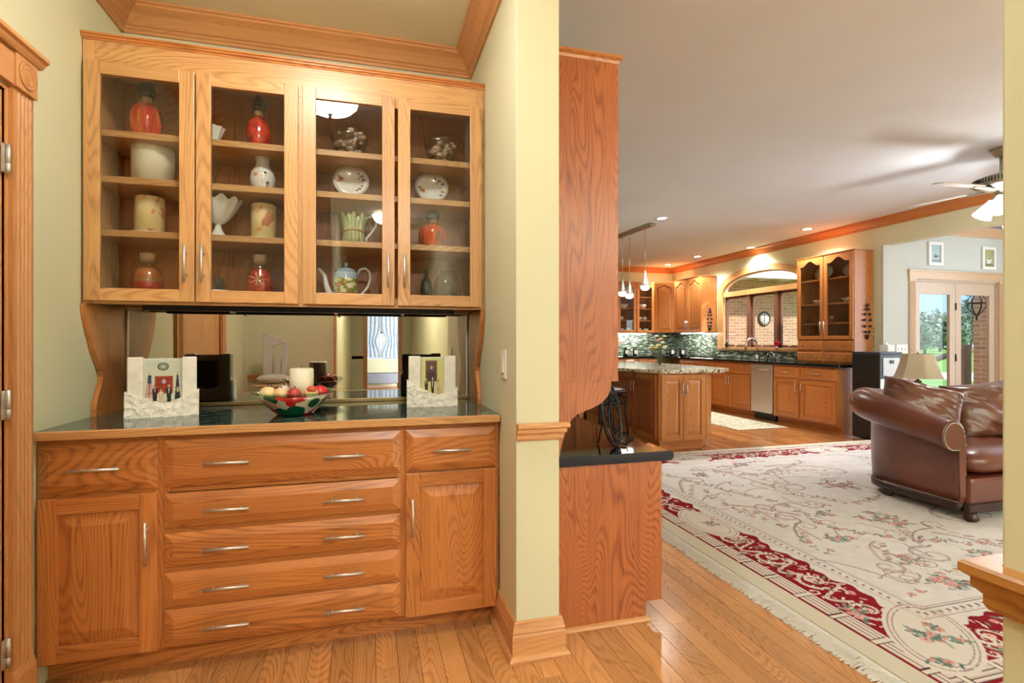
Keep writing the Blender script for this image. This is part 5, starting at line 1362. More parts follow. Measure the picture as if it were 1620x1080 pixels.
for (y0, y1) in ((6.67, 7.18), (7.25, 7.83), (7.90, 8.53)):
    s_ = struct('sash', G().box(SX + 0.03, SX + 0.07, y0, y0 + 0.045, 1.125, 2.07).box(SX + 0.03, SX + 0.07, y1 - 0.045, y1, 1.125, 2.07).box(SX + 0.03, SX + 0.07, y0, y1, 1.125, 1.17).box(SX + 0.03, SX + 0.07, y0, y1, 2.03, 2.07), SASH, wn2)
    struct('pane', G().box(SX + 0.045, SX + 0.05, y0 + 0.045, y1 - 0.045, 1.17, 2.03), M['win'], wn2)
    struct('crank', G().tube([(SX + 0.02, (y0 + y1) / 2, 1.14), (SX - 0.02, (y0 + y1) / 2, 1.15), (SX - 0.03, (y0 + y1) / 2 - 0.06, 1.17)], 0.008, 8), M['steel'], wn2)
ap = [(WYc - 0.95 * math.cos(PI * k / 24), WZ + 0.30 * math.sin(PI * k / 24)) for k in range(25)]
struct('arch_pane', G().prism(ap, 'x', SX + 0.045, SX + 0.05), M['win'], wn2)

# french doors of the sunroom
fd = struct('door_2', G().box(7.15, 7.17, SY + 0.02, SY + 0.12, 0, 2.075).box(8.70, 8.72, SY + 0.02, SY + 0.12, 0, 2.075).box(7.15, 8.72, SY + 0.02, SY + 0.12, 2.055, 2.075), M['pale_v'])
for (x0, x1) in ((7.17, 7.932), (7.938, 8.70)):
    lf = struct('door_leaf', G().box(x0, x0 + 0.105, SY + 0.035, SY + 0.075, 0.01, 2.053).box(x1 - 0.105, x1, SY + 0.035, SY + 0.075, 0.01, 2.053).box(x0 + 0.105, x1 - 0.105, SY + 0.035, SY + 0.075, 0.01, 0.25).box(x0 + 0.105, x1 - 0.105, SY + 0.035, SY + 0.075, 1.885, 2.053), M['pale_v'], fd)
    struct('pane', G().box(x0 + 0.105, x1 - 0.105, SY + 0.052, SY + 0.058, 0.25, 1.885), M['win'], fd)
struct('door_knob', G().lathe([(0.025, 0), (0.025, -0.006), (0.01, -0.01), (0.01, -0.03), (0.027, -0.045), (0.022, -0.06), (0, -0.064)], 18, (7.225, SY + 0.035, 1.02), ax='y'), M['nickel'], fd)
for z in (0.35, 1.0, 1.72): struct('hinge', G().lathe([(0.009, z - 0.05), (0.009, z + 0.05)], 10, (7.935, SY + 0.03, 0)), M['black_iron'], fd)
for x0, x1 in ((7.03, 7.15), (8.72, 8.84)):
    cg = G().box(x0, x1, SY - 0.016, SY, 0, 2.085)
    for k in range(4): cg.box(x0 + 0.016 + k * 0.025, x0 + 0.028 + k * 0.025, SY - 0.022, SY - 0.016, 0.1, 2.05)
    struct('casing', cg, M['pale_h'], fd)
struct('head_casing', G().box(7.02, 8.85, SY - 0.02, SY, 2.085, 2.185).box(7.01, 8.86, SY - 0.03, SY, 2.185, 2.205), M['pale_h'], fd)
def cup_picture(label, x, z, bg, cup):
    t = thing('framed_picture', label, 'picture', (x, SY, z))
    g = G()
    for b in ((-0.13, -0.09, 0, 0.32), (0.09, 0.13, 0, 0.32), (-0.09, 0.09, 0, 0.04), (-0.09, 0.09, 0.28, 0.32)): g.box(b[0], b[1], -0.022, -0.001, b[2], b[3])
    part('frame', g, M['white'], t)
    p = Pic(0.18, 0.24, 60, 80, bg)
    p.rect(0, 1, 0, 0.16, tuple(int(v * 0.8) for v in bg)); p.ell(0.5, 0.20, 0.34, 0.06, (40, 60, 54)); p.ell(0.5, 0.22, 0.30, 0.045, (226, 224, 214))
    p.tri(0.5, 0.24, 0.13, 0.46, 0.24, cup); p.ell(0.5, 0.46, 0.24, 0.045, (240, 238, 228)); p.ell(0.5, 0.46, 0.19, 0.03, (46, 34, 28)); p.ell(0.77, 0.37, 0.07, 0.06, cup)
    o = link('picture_print', p.mesh('picture_print'), t, (0, -0.012, 0.04)); o['label'] = 'print of a steaming cup on a saucer'
cup_picture('white-framed blue-green coffee cup print above the glass doors, nearer the kitchen', 7.50, 2.275, (150, 176, 170), (60, 84, 76))
cup_picture('white-framed olive coffee cup print above the glass doors, nearer the room edge', 8.51, 2.255, (166, 166, 120), (232, 230, 220))
sw = thing('wall_switches', 'white three-gang switch plate beside the sunroom glass doors', 'switch', (6.905, SY, 1.13))
part('plate', G().box(-0.10, 0.10, -0.006, 0, -0.06, 0.06), M['white'], sw, 0.002)
for x in (-0.06, 0, 0.06): part('toggle', G().box(x - 0.008, x + 0.008, -0.014, -0.006, -0.016, 0.016), M['cream'], sw)

# ------------------------------------------------------------------ kitchen cabinets along the sink wall (front faces -x; local x runs towards the camera)
RZ = -PI / 2
def sink_unit(label, ya, yb, kind):
    """base cabinet between world y=ya (far) and yb (near)"""
    w = ya - yb
    t = thing('kitchen_base_cabinet', label, 'cabinet', (5.95, ya, 0), RZ, 'sink wall base cabinets')
    part('body', G().box(0.002, w - 0.002, 0.02, 0.595, 0.10, 0.885).box(0.002, w - 0.002, 0.075, 0.595, 0.001, 0.10), M['kit_v'], t)
    part('face_frame', G().box(0.002, w - 0.002, 0.0, 0.0195, 0.10, 0.885), M['kit_v'], t)
    if kind == 'sink':
        drawer_front(t, 0.02, w - 0.02, 0.70, 0.865, M['kit_h'])
        h = w / 2
        d = panel_door(t, 0.02, h - 0.004, 0.125, 0.68, M['kit_v'], M['kit_h']); pull(d, (h - 0.024) / 2 - 0.03, 0.17, -0.02, True)
        d = panel_door(t, h + 0.004, w - 0.02, 0.125, 0.68, M['kit_v'], M['kit_h']); pull(d, -(h - 0.024) / 2 + 0.03, 0.17, -0.02, True)
    elif kind == 'door_r' or kind == 'door_l':
        d = drawer_front(t, 0.02, w - 0.02, 0.70, 0.865, M['kit_h']); pull(d, 0, 0, -0.02, False)
        d = panel_door(t, 0.02, w - 0.02, 0.125, 0.68, M['kit_v'], M['kit_h']); s_ = 1 if kind == 'door_r' else -1
        pull(d, s_ * ((w - 0.04) / 2 - 0.03), 0.17, -0.02, True)
    return t
sink_unit('oak base cabinet under the glass hutch, at the end of the sink counter', 6.09, 5.47, 'door_l')
sink_unit('oak base cabinet between the dishwasher and the end cabinet of the sink counter', 6.60, 6.09, 'door_r')
sink_unit('wide oak sink cabinet with two doors, beyond the steel dishwasher', 8.15, 7.07, 'sink')
sink_unit('oak base cabinet in the corner beyond the sink cabinet', 9.10, 8.15, 'door_r')
dw = thing('dishwasher', 'stainless steel dishwasher in the sink counter', 'dishwasher', (5.95, 7.07, 0), RZ)
part('body', G().box(0.003, 0.467, 0.0, 0.58, 0.10, 0.88), M['black'], dw)
part('door_front', G().box(0.006, 0.464, -0.022, -0.001, 0.12, 0.875), M['steel'], dw, 0.004)
part('towel_bar', G().lathe([(0.011, 0.03), (0.011, 0.44)], 12, (0, -0.06, 0.80), ax='x').tube([(0.05, -0.02, 0.80), (0.05, -0.06, 0.80)], 0.008, 8).tube([(0.42, -0.02, 0.80), (0.42, -0.06, 0.80)], 0.008, 8), M['chrome'], dw)
part('kick_plate', G().box(0.006, 0.464, 0.05, 0.07, 0.001, 0.10), M['black'], dw)
# L-shaped black counter
single('kitchen_counter', G().prism([(5.90, 5.40), (SX - 0.013, 5.40), (SX - 0.013, KY - 0.013), (3.3, KY - 0.013), (3.3, 9.64), (5.90, 9.64)], 'z', 0, 0.038), M['granite_black'],
       'L-shaped polished black kitchen counter along the sink wall', 'counter', (0, 0, 0.8855), bevel=0.006)
for i, (x0, x1) in enumerate(((3.4, 4.1), (4.1, 4.8), (4.8, 5.35), (5.35, 5.90))):
    t = thing('kitchen_base_cabinet', ('oak base cabinet on the kitchen back wall, ' + ('first', 'second', 'third', 'fourth')[i] + ' from the desk side'), 'cabinet', (x0, 9.69, 0), 0, 'back wall base cabinets')
    w = x1 - x0
    part('body', G().box(0.002, w - 0.002, 0.0, KY - 9.69 - 0.015, 0.10, 0.885).box(0.002, w - 0.002, 0.07, KY - 9.69 - 0.015, 0.001, 0.10), M['kit_v'], t)
    d = drawer_front(t, 0.02, w - 0.02, 0.70, 0.865, M['kit_h']); pull(d, 0, 0, -0.02, False)
    d = panel_door(t, 0.02, w - 0.02, 0.125, 0.68, M['kit_v'], M['kit_h']); pull(d, w / 2 - 0.06, 0.17, -0.02, True)

# glass hutch standing on the sink counter
HZ = 0.924
gh = thing('glass_hutch', 'oak counter hutch with two arched glass doors and four small drawers', 'cabinet', (6.22, 6.415, HZ), RZ)
w, D, Ht = 0.952, SX - 6.22 - 0.014, 2.45 - HZ
part('side_panel', G().box(0, 0.018, 0, D, 0, Ht), M['kit_v'], gh); part('side_panel', G().box(w - 0.018, w, 0, D, 0, Ht), M['kit_v'], gh)
part('back_panel', G().box(0.018, w - 0.018, D - 0.01, D, 0, Ht), M['ven_v'], gh)
part('top_panel', G().box(0.018, w - 0.018, 0, D - 0.01, Ht - 0.018, Ht), M['kit_h'], gh)
part('drawer_box', G().box(0.018, w - 0.018, 0.0, D - 0.01, 0.0, 0.32), M['kit_h'], gh)
part('top_edge', G().box(-0.006, w + 0.006, -0.024, D, Ht, Ht + 0.012), M['ven_v'], gh)
for z in (1.20, 0.85, 0.57): part('shelf', G().box(0.019, w - 0.019, 0.02, D - 0.011, z - 0.02, z), M['kit_h'], gh)
for k, (x0, x1) in enumerate(((0.006, 0.472), (0.480, 0.946))):
    d = panel_door(gh, x0, x1, 0.335, Ht - 0.004, M['kit_v'], M['kit_h'], glass_mat=M['pane'], arch=0.07, rw=0.05)
    pull(d, 0.205 if k == 0 else -0.205, -0.42, -0.02, True)
    for z0, z1 in ((0.012, 0.158), (0.168, 0.322)):
        d = drawer_front(gh, x0, x1, z0, z1, M['kit_h'], inset=0.02)
        for s_ in (-1, 1): part('knob', G().lathe([(0.006, 0), (0.006, -0.012), (0.013, -0.018), (0.011, -0.026), (0, -0.028)], 12, (s_ * 0.12, -0.02, 0), ax='y'), M['brass_dull'], d)
def hutch_at(lx, ly, lz): return (6.22 + ly, 6.415 - lx, HZ + lz)
M['leafprint'] = plain('leaf_print', (96, 112, 84), 0.3)
for k, lx in enumerate((0.24, 0.72)):
    x, y, z = hutch_at(lx, 0.22, 1.201)
    t = thing('oval_platter', 'oval white sprig-painted platter atop the glass hutch shelves, ' + ('nearer the window' if k == 0 else 'nearer the beads'), 'platter', (x, y, z), RZ, 'platters on the hutch shelf')
    g = G(); g.x = Matrix.Translation((0, 0.03, 0.115)) @ Matrix.Rotation(math.radians(76), 4, 'X')
    g.lathe([(0, 0), (0.1, 0), (0.16, 0.014), (0.16, 0.018), (0.1, 0.005), (0, 0.005)], 32, sy=0.66)
    part('platter', g, M['china'], t)
    gg = G(); gg.x = g.x
    for q in range(6): gg.tube([(-0.03 + 0.008 * q, -0.03, 0.008), (-0.02 + 0.012 * q, 0.03 - 0.008 * abs(q - 2), 0.009)], 0.004, 5)
    part('sprig_print', gg, M['leafprint'], t)
for k, (lx, lz) in enumerate(((0.27, 0.851), (0.75, 0.851))):
    x, y, z = hutch_at(lx, 0.15, lz)
    single('serving_bowl', G().lathe([(0, 0), (0.05, 0), (0.075, 0.02), (0.105, 0.055), (0.1, 0.055), (0.07, 0.024), (0, 0.008)], 28), M['dec_china'], 'shallow patterned bowl on the middle hutch shelf, ' + ('nearer the window' if k == 0 else 'nearer the beads'), 'bowl', (x, y, z), group='bowls in the hutch')
for row, lz in enumerate((0.571, 0.3215)):
    for k in range(6):
        lx = 0.08 + 0.13 * k + (0.1 if k > 2 else 0)
        x, y, z = hutch_at(lx, 0.12 + 0.06 * (k % 2), lz)
        t = thing('drinking_glass', 'clear drinking glass on the ' + ('lower' if row else 'third') + ' hutch shelf, ' + ('first', 'second', 'third', 'fourth', 'fifth', 'sixth')[k] + ' from the window', 'glass', (x, y, z), 0, 'drinking glasses on the ' + ('lower' if row else 'third') + ' hutch shelf')
        part('tumbler', G().lathe([(0.0, 0), (0.026, 0), (0.033, 0.11 + 0.02 * (k % 2)), (0.031, 0.11 + 0.02 * (k % 2)), (0.024, 0.006), (0, 0.006)], 18), M['clear'], t)
t = thing('spice_jar', 'small jar with a red label on the hutch shelf beside the glasses', 'jar', hutch_at(0.50, 0.10, 0.571))
part('jar', G().lathe([(0, 0), (0.022, 0), (0.022, 0.07)], 16), plain('jar_label', (176, 60, 46), 0.4), t); part('lid', G().lathe([(0.023, 0.07), (0.023, 0.09), (0, 0.09)], 16), M['white'], t)
def beads(label, top, bot, nrm, strands=2, r=0.016, spread=0.05):
    t = thing('bead_strand', label, 'beads', top)
    ax = Vector(nrm)
    L = top[2] - bot
    n = 18
    for k in range(n):
        q = k / (n - 1); a = 2 * PI * q
        wd_ = spread * math.sin(PI * min(1, (1 - math.cos(a)) / 2)) * math.copysign(1, math.sin(a)) if 0 < k < n - 1 else 0
        zz = -L * (1 - math.cos(a)) / 2
        part('bead', G().ball((ax.x * wd_, ax.y * wd_ - 0.0, zz), r, 10, 7), plain('navy_bead', (30, 36, 56), 0.25) if 'bead' not in M else M['bead'], t)
    return t
M['bead'] = plain('navy_bead', (30, 36, 56), 0.25)
beads('navy bead necklace hanging on the side of the glass hutch', (6.42, 5.463 - 0.018, 1.72), 1.27, (1, 0, 0), r=0.018)

# upper corner cabinets
UZ0, UZ1 = 1.415, 2.50
uc = thing('kitchen_wall_cabinet', 'oak wall cabinet with two arched doors right beside the kitchen window', 'cabinet', (6.22, 9.676, UZ0), RZ, 'kitchen wall cabinets')
part('body', G().box(0, 0.93, 0, SX - 6.22 - 0.014, 0, UZ1 - UZ0), M['kit_v'], uc)
for k, (x0, x1) in enumerate(((0.005, 0.462), (0.468, 0.925))):
    d = panel_door(uc, x0, x1, 0.006, UZ1 - UZ0 - 0.012, M['kit_v'], M['kit_h'], arch=0.07, rw=0.05); pull(d, 0.20 if k == 0 else -0.20, -0.38, -0.02, True)
part('top_edge', G().box(-0.004, 0.936, -0.024, SX - 6.22 - 0.014, UZ1 - UZ0, UZ1 - UZ0 + 0.012), M['ven_v'], uc)
beads('navy bead strand hanging on the cabinet side left of the kitchen window', (6.38, 8.746 - 0.02, 1.86), 1.46, (1, 0, 0), r=0.02, spread=0.04)
A = Vector((5.895, 9.975)); B = Vector((6.215, 9.68)); dv = (B - A); wl = dv.length; ang = math.atan2(dv.y, dv.x)
cc_ = thing('kitchen_wall_cabinet', 'oak corner wall cabinet with one arched door facing the room diagonally', 'cabinet', (A.x, A.y, UZ0), ang, 'kitchen wall cabinets')
part('body', G().prism([(0.0, 0.0), (wl, 0.0), (wl + 0.2, 0.22), (wl * 0.5 + 0.0, 0.56), (-0.2, 0.22)], 'z', 0, UZ1 - UZ0), M['kit_v'], cc_)
panel_door(cc_, 0.006, wl - 0.006, 0.006, UZ1 - UZ0 - 0.012, M['kit_v'], M['kit_h'], arch=0.06, rw=0.05, y=-0.001)
for i, (x0, x1, lab) in enumerate(((5.47, 5.885, 'oak wall cabinet with an arched glass door showing stacked cups, next to the corner cabinet'), (5.03, 5.46, 'oak wall cabinet with an arched glass door behind the pendant lamps'), (4.55, 5.02, 'oak wall cabinet partly hidden behind the tall cabinet end'), (4.06, 4.54, 'oak wall cabinet mirrored in the black desk top, nearest the pendants'), (3.57, 4.05, 'oak wall cabinet mirrored in the black desk top, second from the pendants'), (3.08, 3.56, 'oak wall cabinet mirrored in the black desk top, third from the pendants'), (2.59, 3.07, 'oak wall cabinet mirrored in the black desk top, fourth from the pendants'))):
    t = thing('kitchen_wall_cabinet', lab, 'cabinet', (x0, 9.96, UZ0), 0, 'kitchen wall cabinets')
    w = x1 - x0; dd = KY - 9.96 - 0.014; hh = UZ1 - UZ0
    part('side_panel', G().box(0, 0.018, 0, dd, 0, hh), M['kit_v'], t); part('side_panel', G().box(w - 0.018, w, 0, dd, 0, hh), M['kit_v'], t)
    part('back_panel', G().box(0.018, w - 0.018, dd - 0.01, dd, 0, hh), M['ven_v'], t)
    part('top_panel', G().box(0.018, w - 0.018, 0, dd - 0.01, hh - 0.018, hh), M['kit_h'], t); part('bottom_panel', G().box(0.018, w - 0.018, 0, dd - 0.01, 0, 0.018), M['kit_h'], t)
    if i < 2:
        for z in (0.27, 0.52, 0.77): part('shelf', G().box(0.019, w - 0.019, 0.02, dd - 0.011, z - 0.018, z), M['kit_h'], t)
        d = panel_door(t, 0.004, w - 0.004, 0.006, hh - 0.012, M['kit_v'], M['kit_h'], glass_mat=M['pane'], arch=0.06, rw=0.05)
        cups = ((0.12, 0.0185), (0.29, 0.0185), (0.12, 0.2705), (0.25, 0.2705)) if i == 0 else ((0.14, 0.0185), (0.30, 0.0185), (0.14, 0.2705))
        for (cx_, cz_) in cups:
            c_ = thing('tea_cup', 'white tea cup behind the glass door ' + ('beside the corner cabinet, ' if i == 0 else 'beyond the pendants, ') + ('bottom' if cz_ < 0.1 else 'upper') + (' right' if cx_ > 0.2 else ' left'), 'cup', (x0 + cx_, 10.08, UZ0 + cz_), 0, 'tea cups in the ' + ('first' if i == 0 else 'second') + ' glass wall cabinet')
            part('cup', G().lathe([(0, 0), (0.03, 0), (0.045, 0.03), (0.052, 0.075), (0.048, 0.075), (0.04, 0.03), (0, 0.006)], 20), M['china'], c_)
            part('handle', G().tube([(0.048, 0, 0.06), (0.075, 0, 0.055), (0.07, 0, 0.025), (0.04, 0, 0.02)], 0.005, 6), M['china'], c_)
        single('serving_bowl', G().lathe([(0, 0), (0.05, 0), (0.08, 0.04), (0.095, 0.09), (0.09, 0.09), (0.07, 0.04), (0, 0.008)], 24), M['dec_china'], 'patterned bowl on the upper shelf ' + ('next to the corner cabinet' if i == 0 else 'behind the pendant lamps'), 'bowl', (x0 + 0.2, 10.08, UZ0 + 0.5205))
    else:
        panel_door(t, 0.004, w - 0.004, 0.006, hh - 0.012, M['kit_v'], M['kit_h'], arch=0.06, rw=0.05)

for k, (x0, x1, y0, y1, lab) in enumerate(((6.30, 6.36, 8.85, 9.6, 'slim lit strip under the wall cabinet beside the kitchen window'), (5.1, 5.8, 10.1, 10.16, 'slim lit strip under the glass wall cabinets of the kitchen'))):
    t = thing('counter_light_strip', lab, 'light strip', ((x0 + x1) / 2, (y0 + y1) / 2, UZ0))
    hx, hy = (x1 - x0) / 2, (y1 - y0) / 2
    part('housing', G().box(-hx, hx, -hy, hy, -0.016, -0.001), M['white'], t)
    part('tube', G().box(-hx + 0.01, hx - 0.01, -hy + 0.01, hy - 0.01, -0.022, -0.016), plain('lit_strip', (255, 248, 236), 0.5, emit_s=40.0), t)

# ------------------------------------------------------------------ on the kitchen counter
KT = 0.924
fa = thing('kitchen_faucet', 'tall chrome gooseneck faucet in front of the kitchen window', 'faucet', (6.35, 7.42, KT))
part('spout', G().tube([(0, 0, 0.0), (0, 0, 0.25)] + [(-0.11 + 0.11 * math.cos(a), 0.0, 0.25 + 0.11 * math.sin(a)) for a in [k * PI / 12 for k in range(1, 12)]] + [(-0.22, 0, 0.24), (-0.235, 0, 0.17)], 0.015, 10), M['chrome'], fa)
part('base', G().lathe([(0.035, 0), (0.035, 0.01), (0.024, 0.03), (0.02, 0.08)], 20), M['chrome'], fa)
part('lever', G().tube([(0, -0.02, 0.06), (0.0, -0.08, 0.09), (-0.01, -0.13, 0.10)], 0.008, 8), M['chrome'], fa)
t = thing('sink_sprayer', 'short curved chrome sprayer beside the kitchen faucet', 'sprayer', (6.34, 7.12, KT))
part('spray_hose', G().tube([(0, 0.05, 0), (0, 0.03, 0.10), (0, -0.03, 0.13), (0, -0.09, 0.10), (0, -0.11, 0.02)], 0.011, 8), M['chrome'], t)
t = thing('heart_ornament', 'red heart ornament on the kitchen window sill', 'ornament', (6.525, 7.16, 1.1255))
hp = [(0.055 * 16 * math.sin(a) ** 3 / 16, 0.066 + 0.05 * (13 * math.cos(a) - 5 * math.cos(2 * a) - 2 * math.cos(3 * a) - math.cos(4 * a)) / 16) for a in [2 * PI * k / 28 for k in range(28)]]
part('heart', G().prism(hp, 'x', -0.015, 0.015), plain('red_glaze', (186, 30, 44), 0.2), t, 0.006)
part('stand', G().lathe([(0.03, 0), (0.03, 0.008), (0.008, 0.012), (0.008, 0.03)], 14), M['white'], t)
t = thing('sill_vase', 'tiny dark vase at the far end of the kitchen window sill', 'vase', (6.525, 8.42, 1.1255))
part('vase', G().lathe([(0, 0), (0.025, 0), (0.04, 0.04), (0.02, 0.08), (0.025, 0.1)], 18), M['black'], t); part('sprig', G().tube([(0, 0, 0.09), (0.01, 0.02, 0.15)], 0.006, 6), M['leafprint'], t)
for k, x in enumerate((5.30, 5.52, 6.10, 6.24, 6.38)):
    t = thing('spice_canister', 'dark white-labelled canister at the backsplash, ' + ('first', 'second', 'third', 'fourth', 'fifth')[k] + ' from the pendants', 'canister', (x, 10.12 if k < 2 else 10.0 - 0.16 * (k - 2), KT), 0, 'canisters along the backsplash')
    part('jar', G().lathe([(0, 0), (0.045, 0), (0.045, 0.15), (0.03, 0.165), (0.03, 0.19), (0, 0.19)], 18), M['black'], t)
    part('label', G().box(-0.032, 0.032, -0.05, -0.044, 0.04, 0.12), M['white'], t)
t = thing('tissue_box', 'small white tissue box on top of the water dispenser', 'tissue box', (6.30, 5.08, 1.1005))
part('box', G().box(-0.055, 0.055, -0.055, 0.055, 0, 0.085), M['white'], t, 0.003)
part('tissue', G().grid(lambda u, v: (0.03 * math.cos(u * 2 * PI) * (1 - v) + 0.01 * math.sin(9 * u), 0.03 * math.sin(u * 2 * PI) * (1 - v), 0.085 + 0.04 * v + 0.01 * math.sin(u * 15)), 24, 4, closed_u=True), M['white'], t)

# ------------------------------------------------------------------ island
il = thing('kitchen_island', 'oak kitchen island with panelled doors in the middle of the kitchen', 'island', (3.12, 5.17, 0))
iw, idp = 0.60, 2.1
ipoly = [(0.0, 0.0), (iw, 0.0), (iw + 0.25, 0.25), (iw + 0.25, idp), (0.0, idp)]
part('body', G().prism(ipoly, 'z', 0.10, 0.87), M['kit_v'], il)
part('plinth', G().prism([(0.03, 0.04), (iw - 0.02, 0.04), (iw + 0.2, 0.28), (iw + 0.2, idp - 0.04), (0.03, idp - 0.04)], 'z', 0.001, 0.10), M['kit_h'], il)
for k, (x0, x1) in enumerate(((0.02, 0.298), (0.304, 0.58))):
    d = panel_door(il, x0, x1, 0.115, 0.855, M['kit_v'], M['kit_h'], rw=0.06, sw=0.05, y=-0.001); pull(d, 0.115 if k == 0 else -0.115, 0.21, -0.02, True)
for k, (y0, y1) in enumerate(((0.05, 0.52), (0.53, 1.0), (1.03, 1.5), (1.53, 2.0))):
    d = panel_door(il, y0, y1, 0.115, 0.855, M['ven_v'], M['kit_h'], sw=0.05, rw=0.06)
    d.location = (-0.001, (y0 + y1) / 2, 0.485); d.rotation_euler = (0, 0, -PI / 2)
    pull(d, (-1 if k % 2 == 0 else 1) * ((y1 - y0) / 2 - 0.03), 0.21, -0.02, True)
# chamfered end panel
g = G(); g.x = Matrix.Translation((iw, 0, 0)) @ Matrix.Rotation(PI / 4, 4, 'Z')
g.raised(0.03, 0.32, 0.115, 0.855, 0, -0.008, -0.018, 0.04); part('end_panel', g, M['kit_v'], il)
single('island_top', G().prism([(2.86, 5.86), (3.12, 5.12), (3.93, 5.12), (4.18, 5.36), (4.18, 7.5), (2.70, 7.5), (2.70, 6.2)], 'z', 0, 0.04), M['granite'], 'speckled tan granite top of the kitchen island', 'counter', (0, 0, 0.8705), bevel=0.01)
IT = 0.9110
t = thing('flower_vase', 'clear square vase of white and yellow flowers on the kitchen island', 'vase', (3.72, 6.15, IT))
part('vase', G().box(-0.05, 0.05, -0.05, 0.05, 0, 0.006).box(-0.05, -0.045, -0.05, 0.05, 0.006, 0.17).box(0.045, 0.05, -0.05, 0.05, 0.006, 0.17).box(-0.045, 0.045, -0.05, -0.045, 0.006, 0.17).box(-0.045, 0.045, 0.045, 0.05, 0.006, 0.17), M['clear'], t)
rv = random.Random(6)
for k in range(15):
    a = rv.uniform(0, 6.28); l = rv.uniform(0.22, 0.42); q = rv.uniform(0.02, 0.16)
    e = (q * math.cos(a), q * math.sin(a), l)
    part('stem', G().tube([(0.01 * math.cos(a), 0.01 * math.sin(a), 0.01), (e[0] * 0.5, e[1] * 0.5, l * 0.6), e], 0.003, 5), M['leafprint'], t)
    col_ = rv.choice(((238, 234, 220), (214, 178, 84), (226, 214, 160), (190, 120, 110)))
    key = 'petal_%d' % col_[2]
    if key not in M: M[key] = plain(key, col_, 0.6)
    g = G()
    for j in range(6):
        b = j * PI / 3; g.ball((e[0] + 0.018 * math.cos(b), e[1] + 0.018 * math.sin(b), l + 0.004), (0.016, 0.016, 0.008), 7, 5)
    part('flower', g.ball((e[0], e[1], l + 0.008), 0.01, 7, 5), M[key], t)
    part('leaf', G().ball((e[0] * 0.7, e[1] * 0.7, l * 0.75), (0.035, 0.014, 0.006), 8, 5), M['leafprint'], t)
t = thing('white_figurine', 'white pedestal figurine at the near end of the kitchen island', 'figurine', (3.12, 6.35, IT))
part('figurine', G().lathe([(0, 0), (0.075, 0), (0.07, 0.02), (0.04, 0.05), (0.028, 0.11), (0.036, 0.16), (0.03, 0.2), (0.022, 0.22), (0.05, 0.235), (0, 0.235)], 24), M['dec_china'], t)
part('dish', G().lathe([(0.0, 0.236), (0.12, 0.27), (0.2, 0.33), (0.19, 0.332), (0.1, 0.28), (0, 0.25)], 36), M['china'], t)
t = thing('napkin_tray', 'flat black tray lying on the kitchen island behind the figurine', 'tray', (3.05, 6.95, IT))
part('tray', G().box(-0.2, 0.2, -0.13, 0.13, 0, 0.012), M['black'], t, 0.004)
# bar stool
def stool(label, x, y, rz):
    t = thing('bar_stool', label, 'stool', (x, y, 0.0), rz, 'iron bar stools at the island')
    part('seat', cushion(0.40, 0.40, 0.09, 0.02, 3, p=5), M['dark_wood'], t, loc=(0, 0, 0.675))
    part('apron', G().tube([(0.17, 0.17, 0.615), (-0.17, 0.17, 0.615), (-0.17, -0.17, 0.615), (0.17, -0.17, 0.615)], 0.011, 8, True).tube([(0.17, 0.17, 0.53), (-0.17, 0.17, 0.53), (-0.17, -0.17, 0.53), (0.17, -0.17, 0.53)], 0.008, 8, True), M['black_iron'], t)
    for sx in (-1, 1):
        for sy in (-1, 1): part('leg', G().tube([(0.17 * sx, 0.17 * sy, 0.62), (0.165 * sx, 0.165 * sy, 0.45), (0.20 * sx, 0.20 * sy, 0.0)], 0.012, 8), M['black_iron'], t)
    for s_ in (-1, 1):
        for off in (-0.09, 0.0, 0.09):
            part('scroll', G().tube([(off + 0.026 * math.cos(a), s_ * 0.172, 0.572 + 0.026 * math.sin(a)) for a in [k * PI / 8 for k in range(16)]], 0.004, 6, True), M['black_iron'], t)
            part('scroll', G().tube([(s_ * 0.172, off + 0.026 * math.cos(a), 0.572 + 0.026 * math.sin(a)) for a in [k * PI / 8 for k in range(16)]], 0.004, 6, True), M['black_iron'], t)
    part('foot_ring', G().tube([(0.185, 0.185, 0.2), (-0.185, 0.185, 0.2), (-0.185, -0.185, 0.2), (0.185, -0.185, 0.2)], 0.01, 8, True), M['black_iron'], t)
stool('black iron bar stool with a dark seat beside the kitchen island', 2.58, 5.42, 0.1)
stool('second black iron bar stool, farther along the island behind the first', 2.50, 6.35, -0.1)
# runner in front of the sink
def mat_rug():
    n = N('sink_mat'); f = n.noise(n.coords((14, 14, 1)), 1, 5, 0.6, 1.0)
    return n.bsdf(n.ramp(f, [(0.35, C((150, 150, 130))), (0.5, C((206, 198, 172))), (0.62, C((120, 130, 116))), (0.7, C((190, 176, 150)))]), 0.95, 0, 0.1)
single('kitchen_runner', G().box(-0.42, 0.42, -0.85, 0.85, 0, 0.009), mat_rug(), 'small grey-green patterned runner in front of the dishwasher', 'rug', (5.33, 6.95, 0.0005), bevel=0.003)

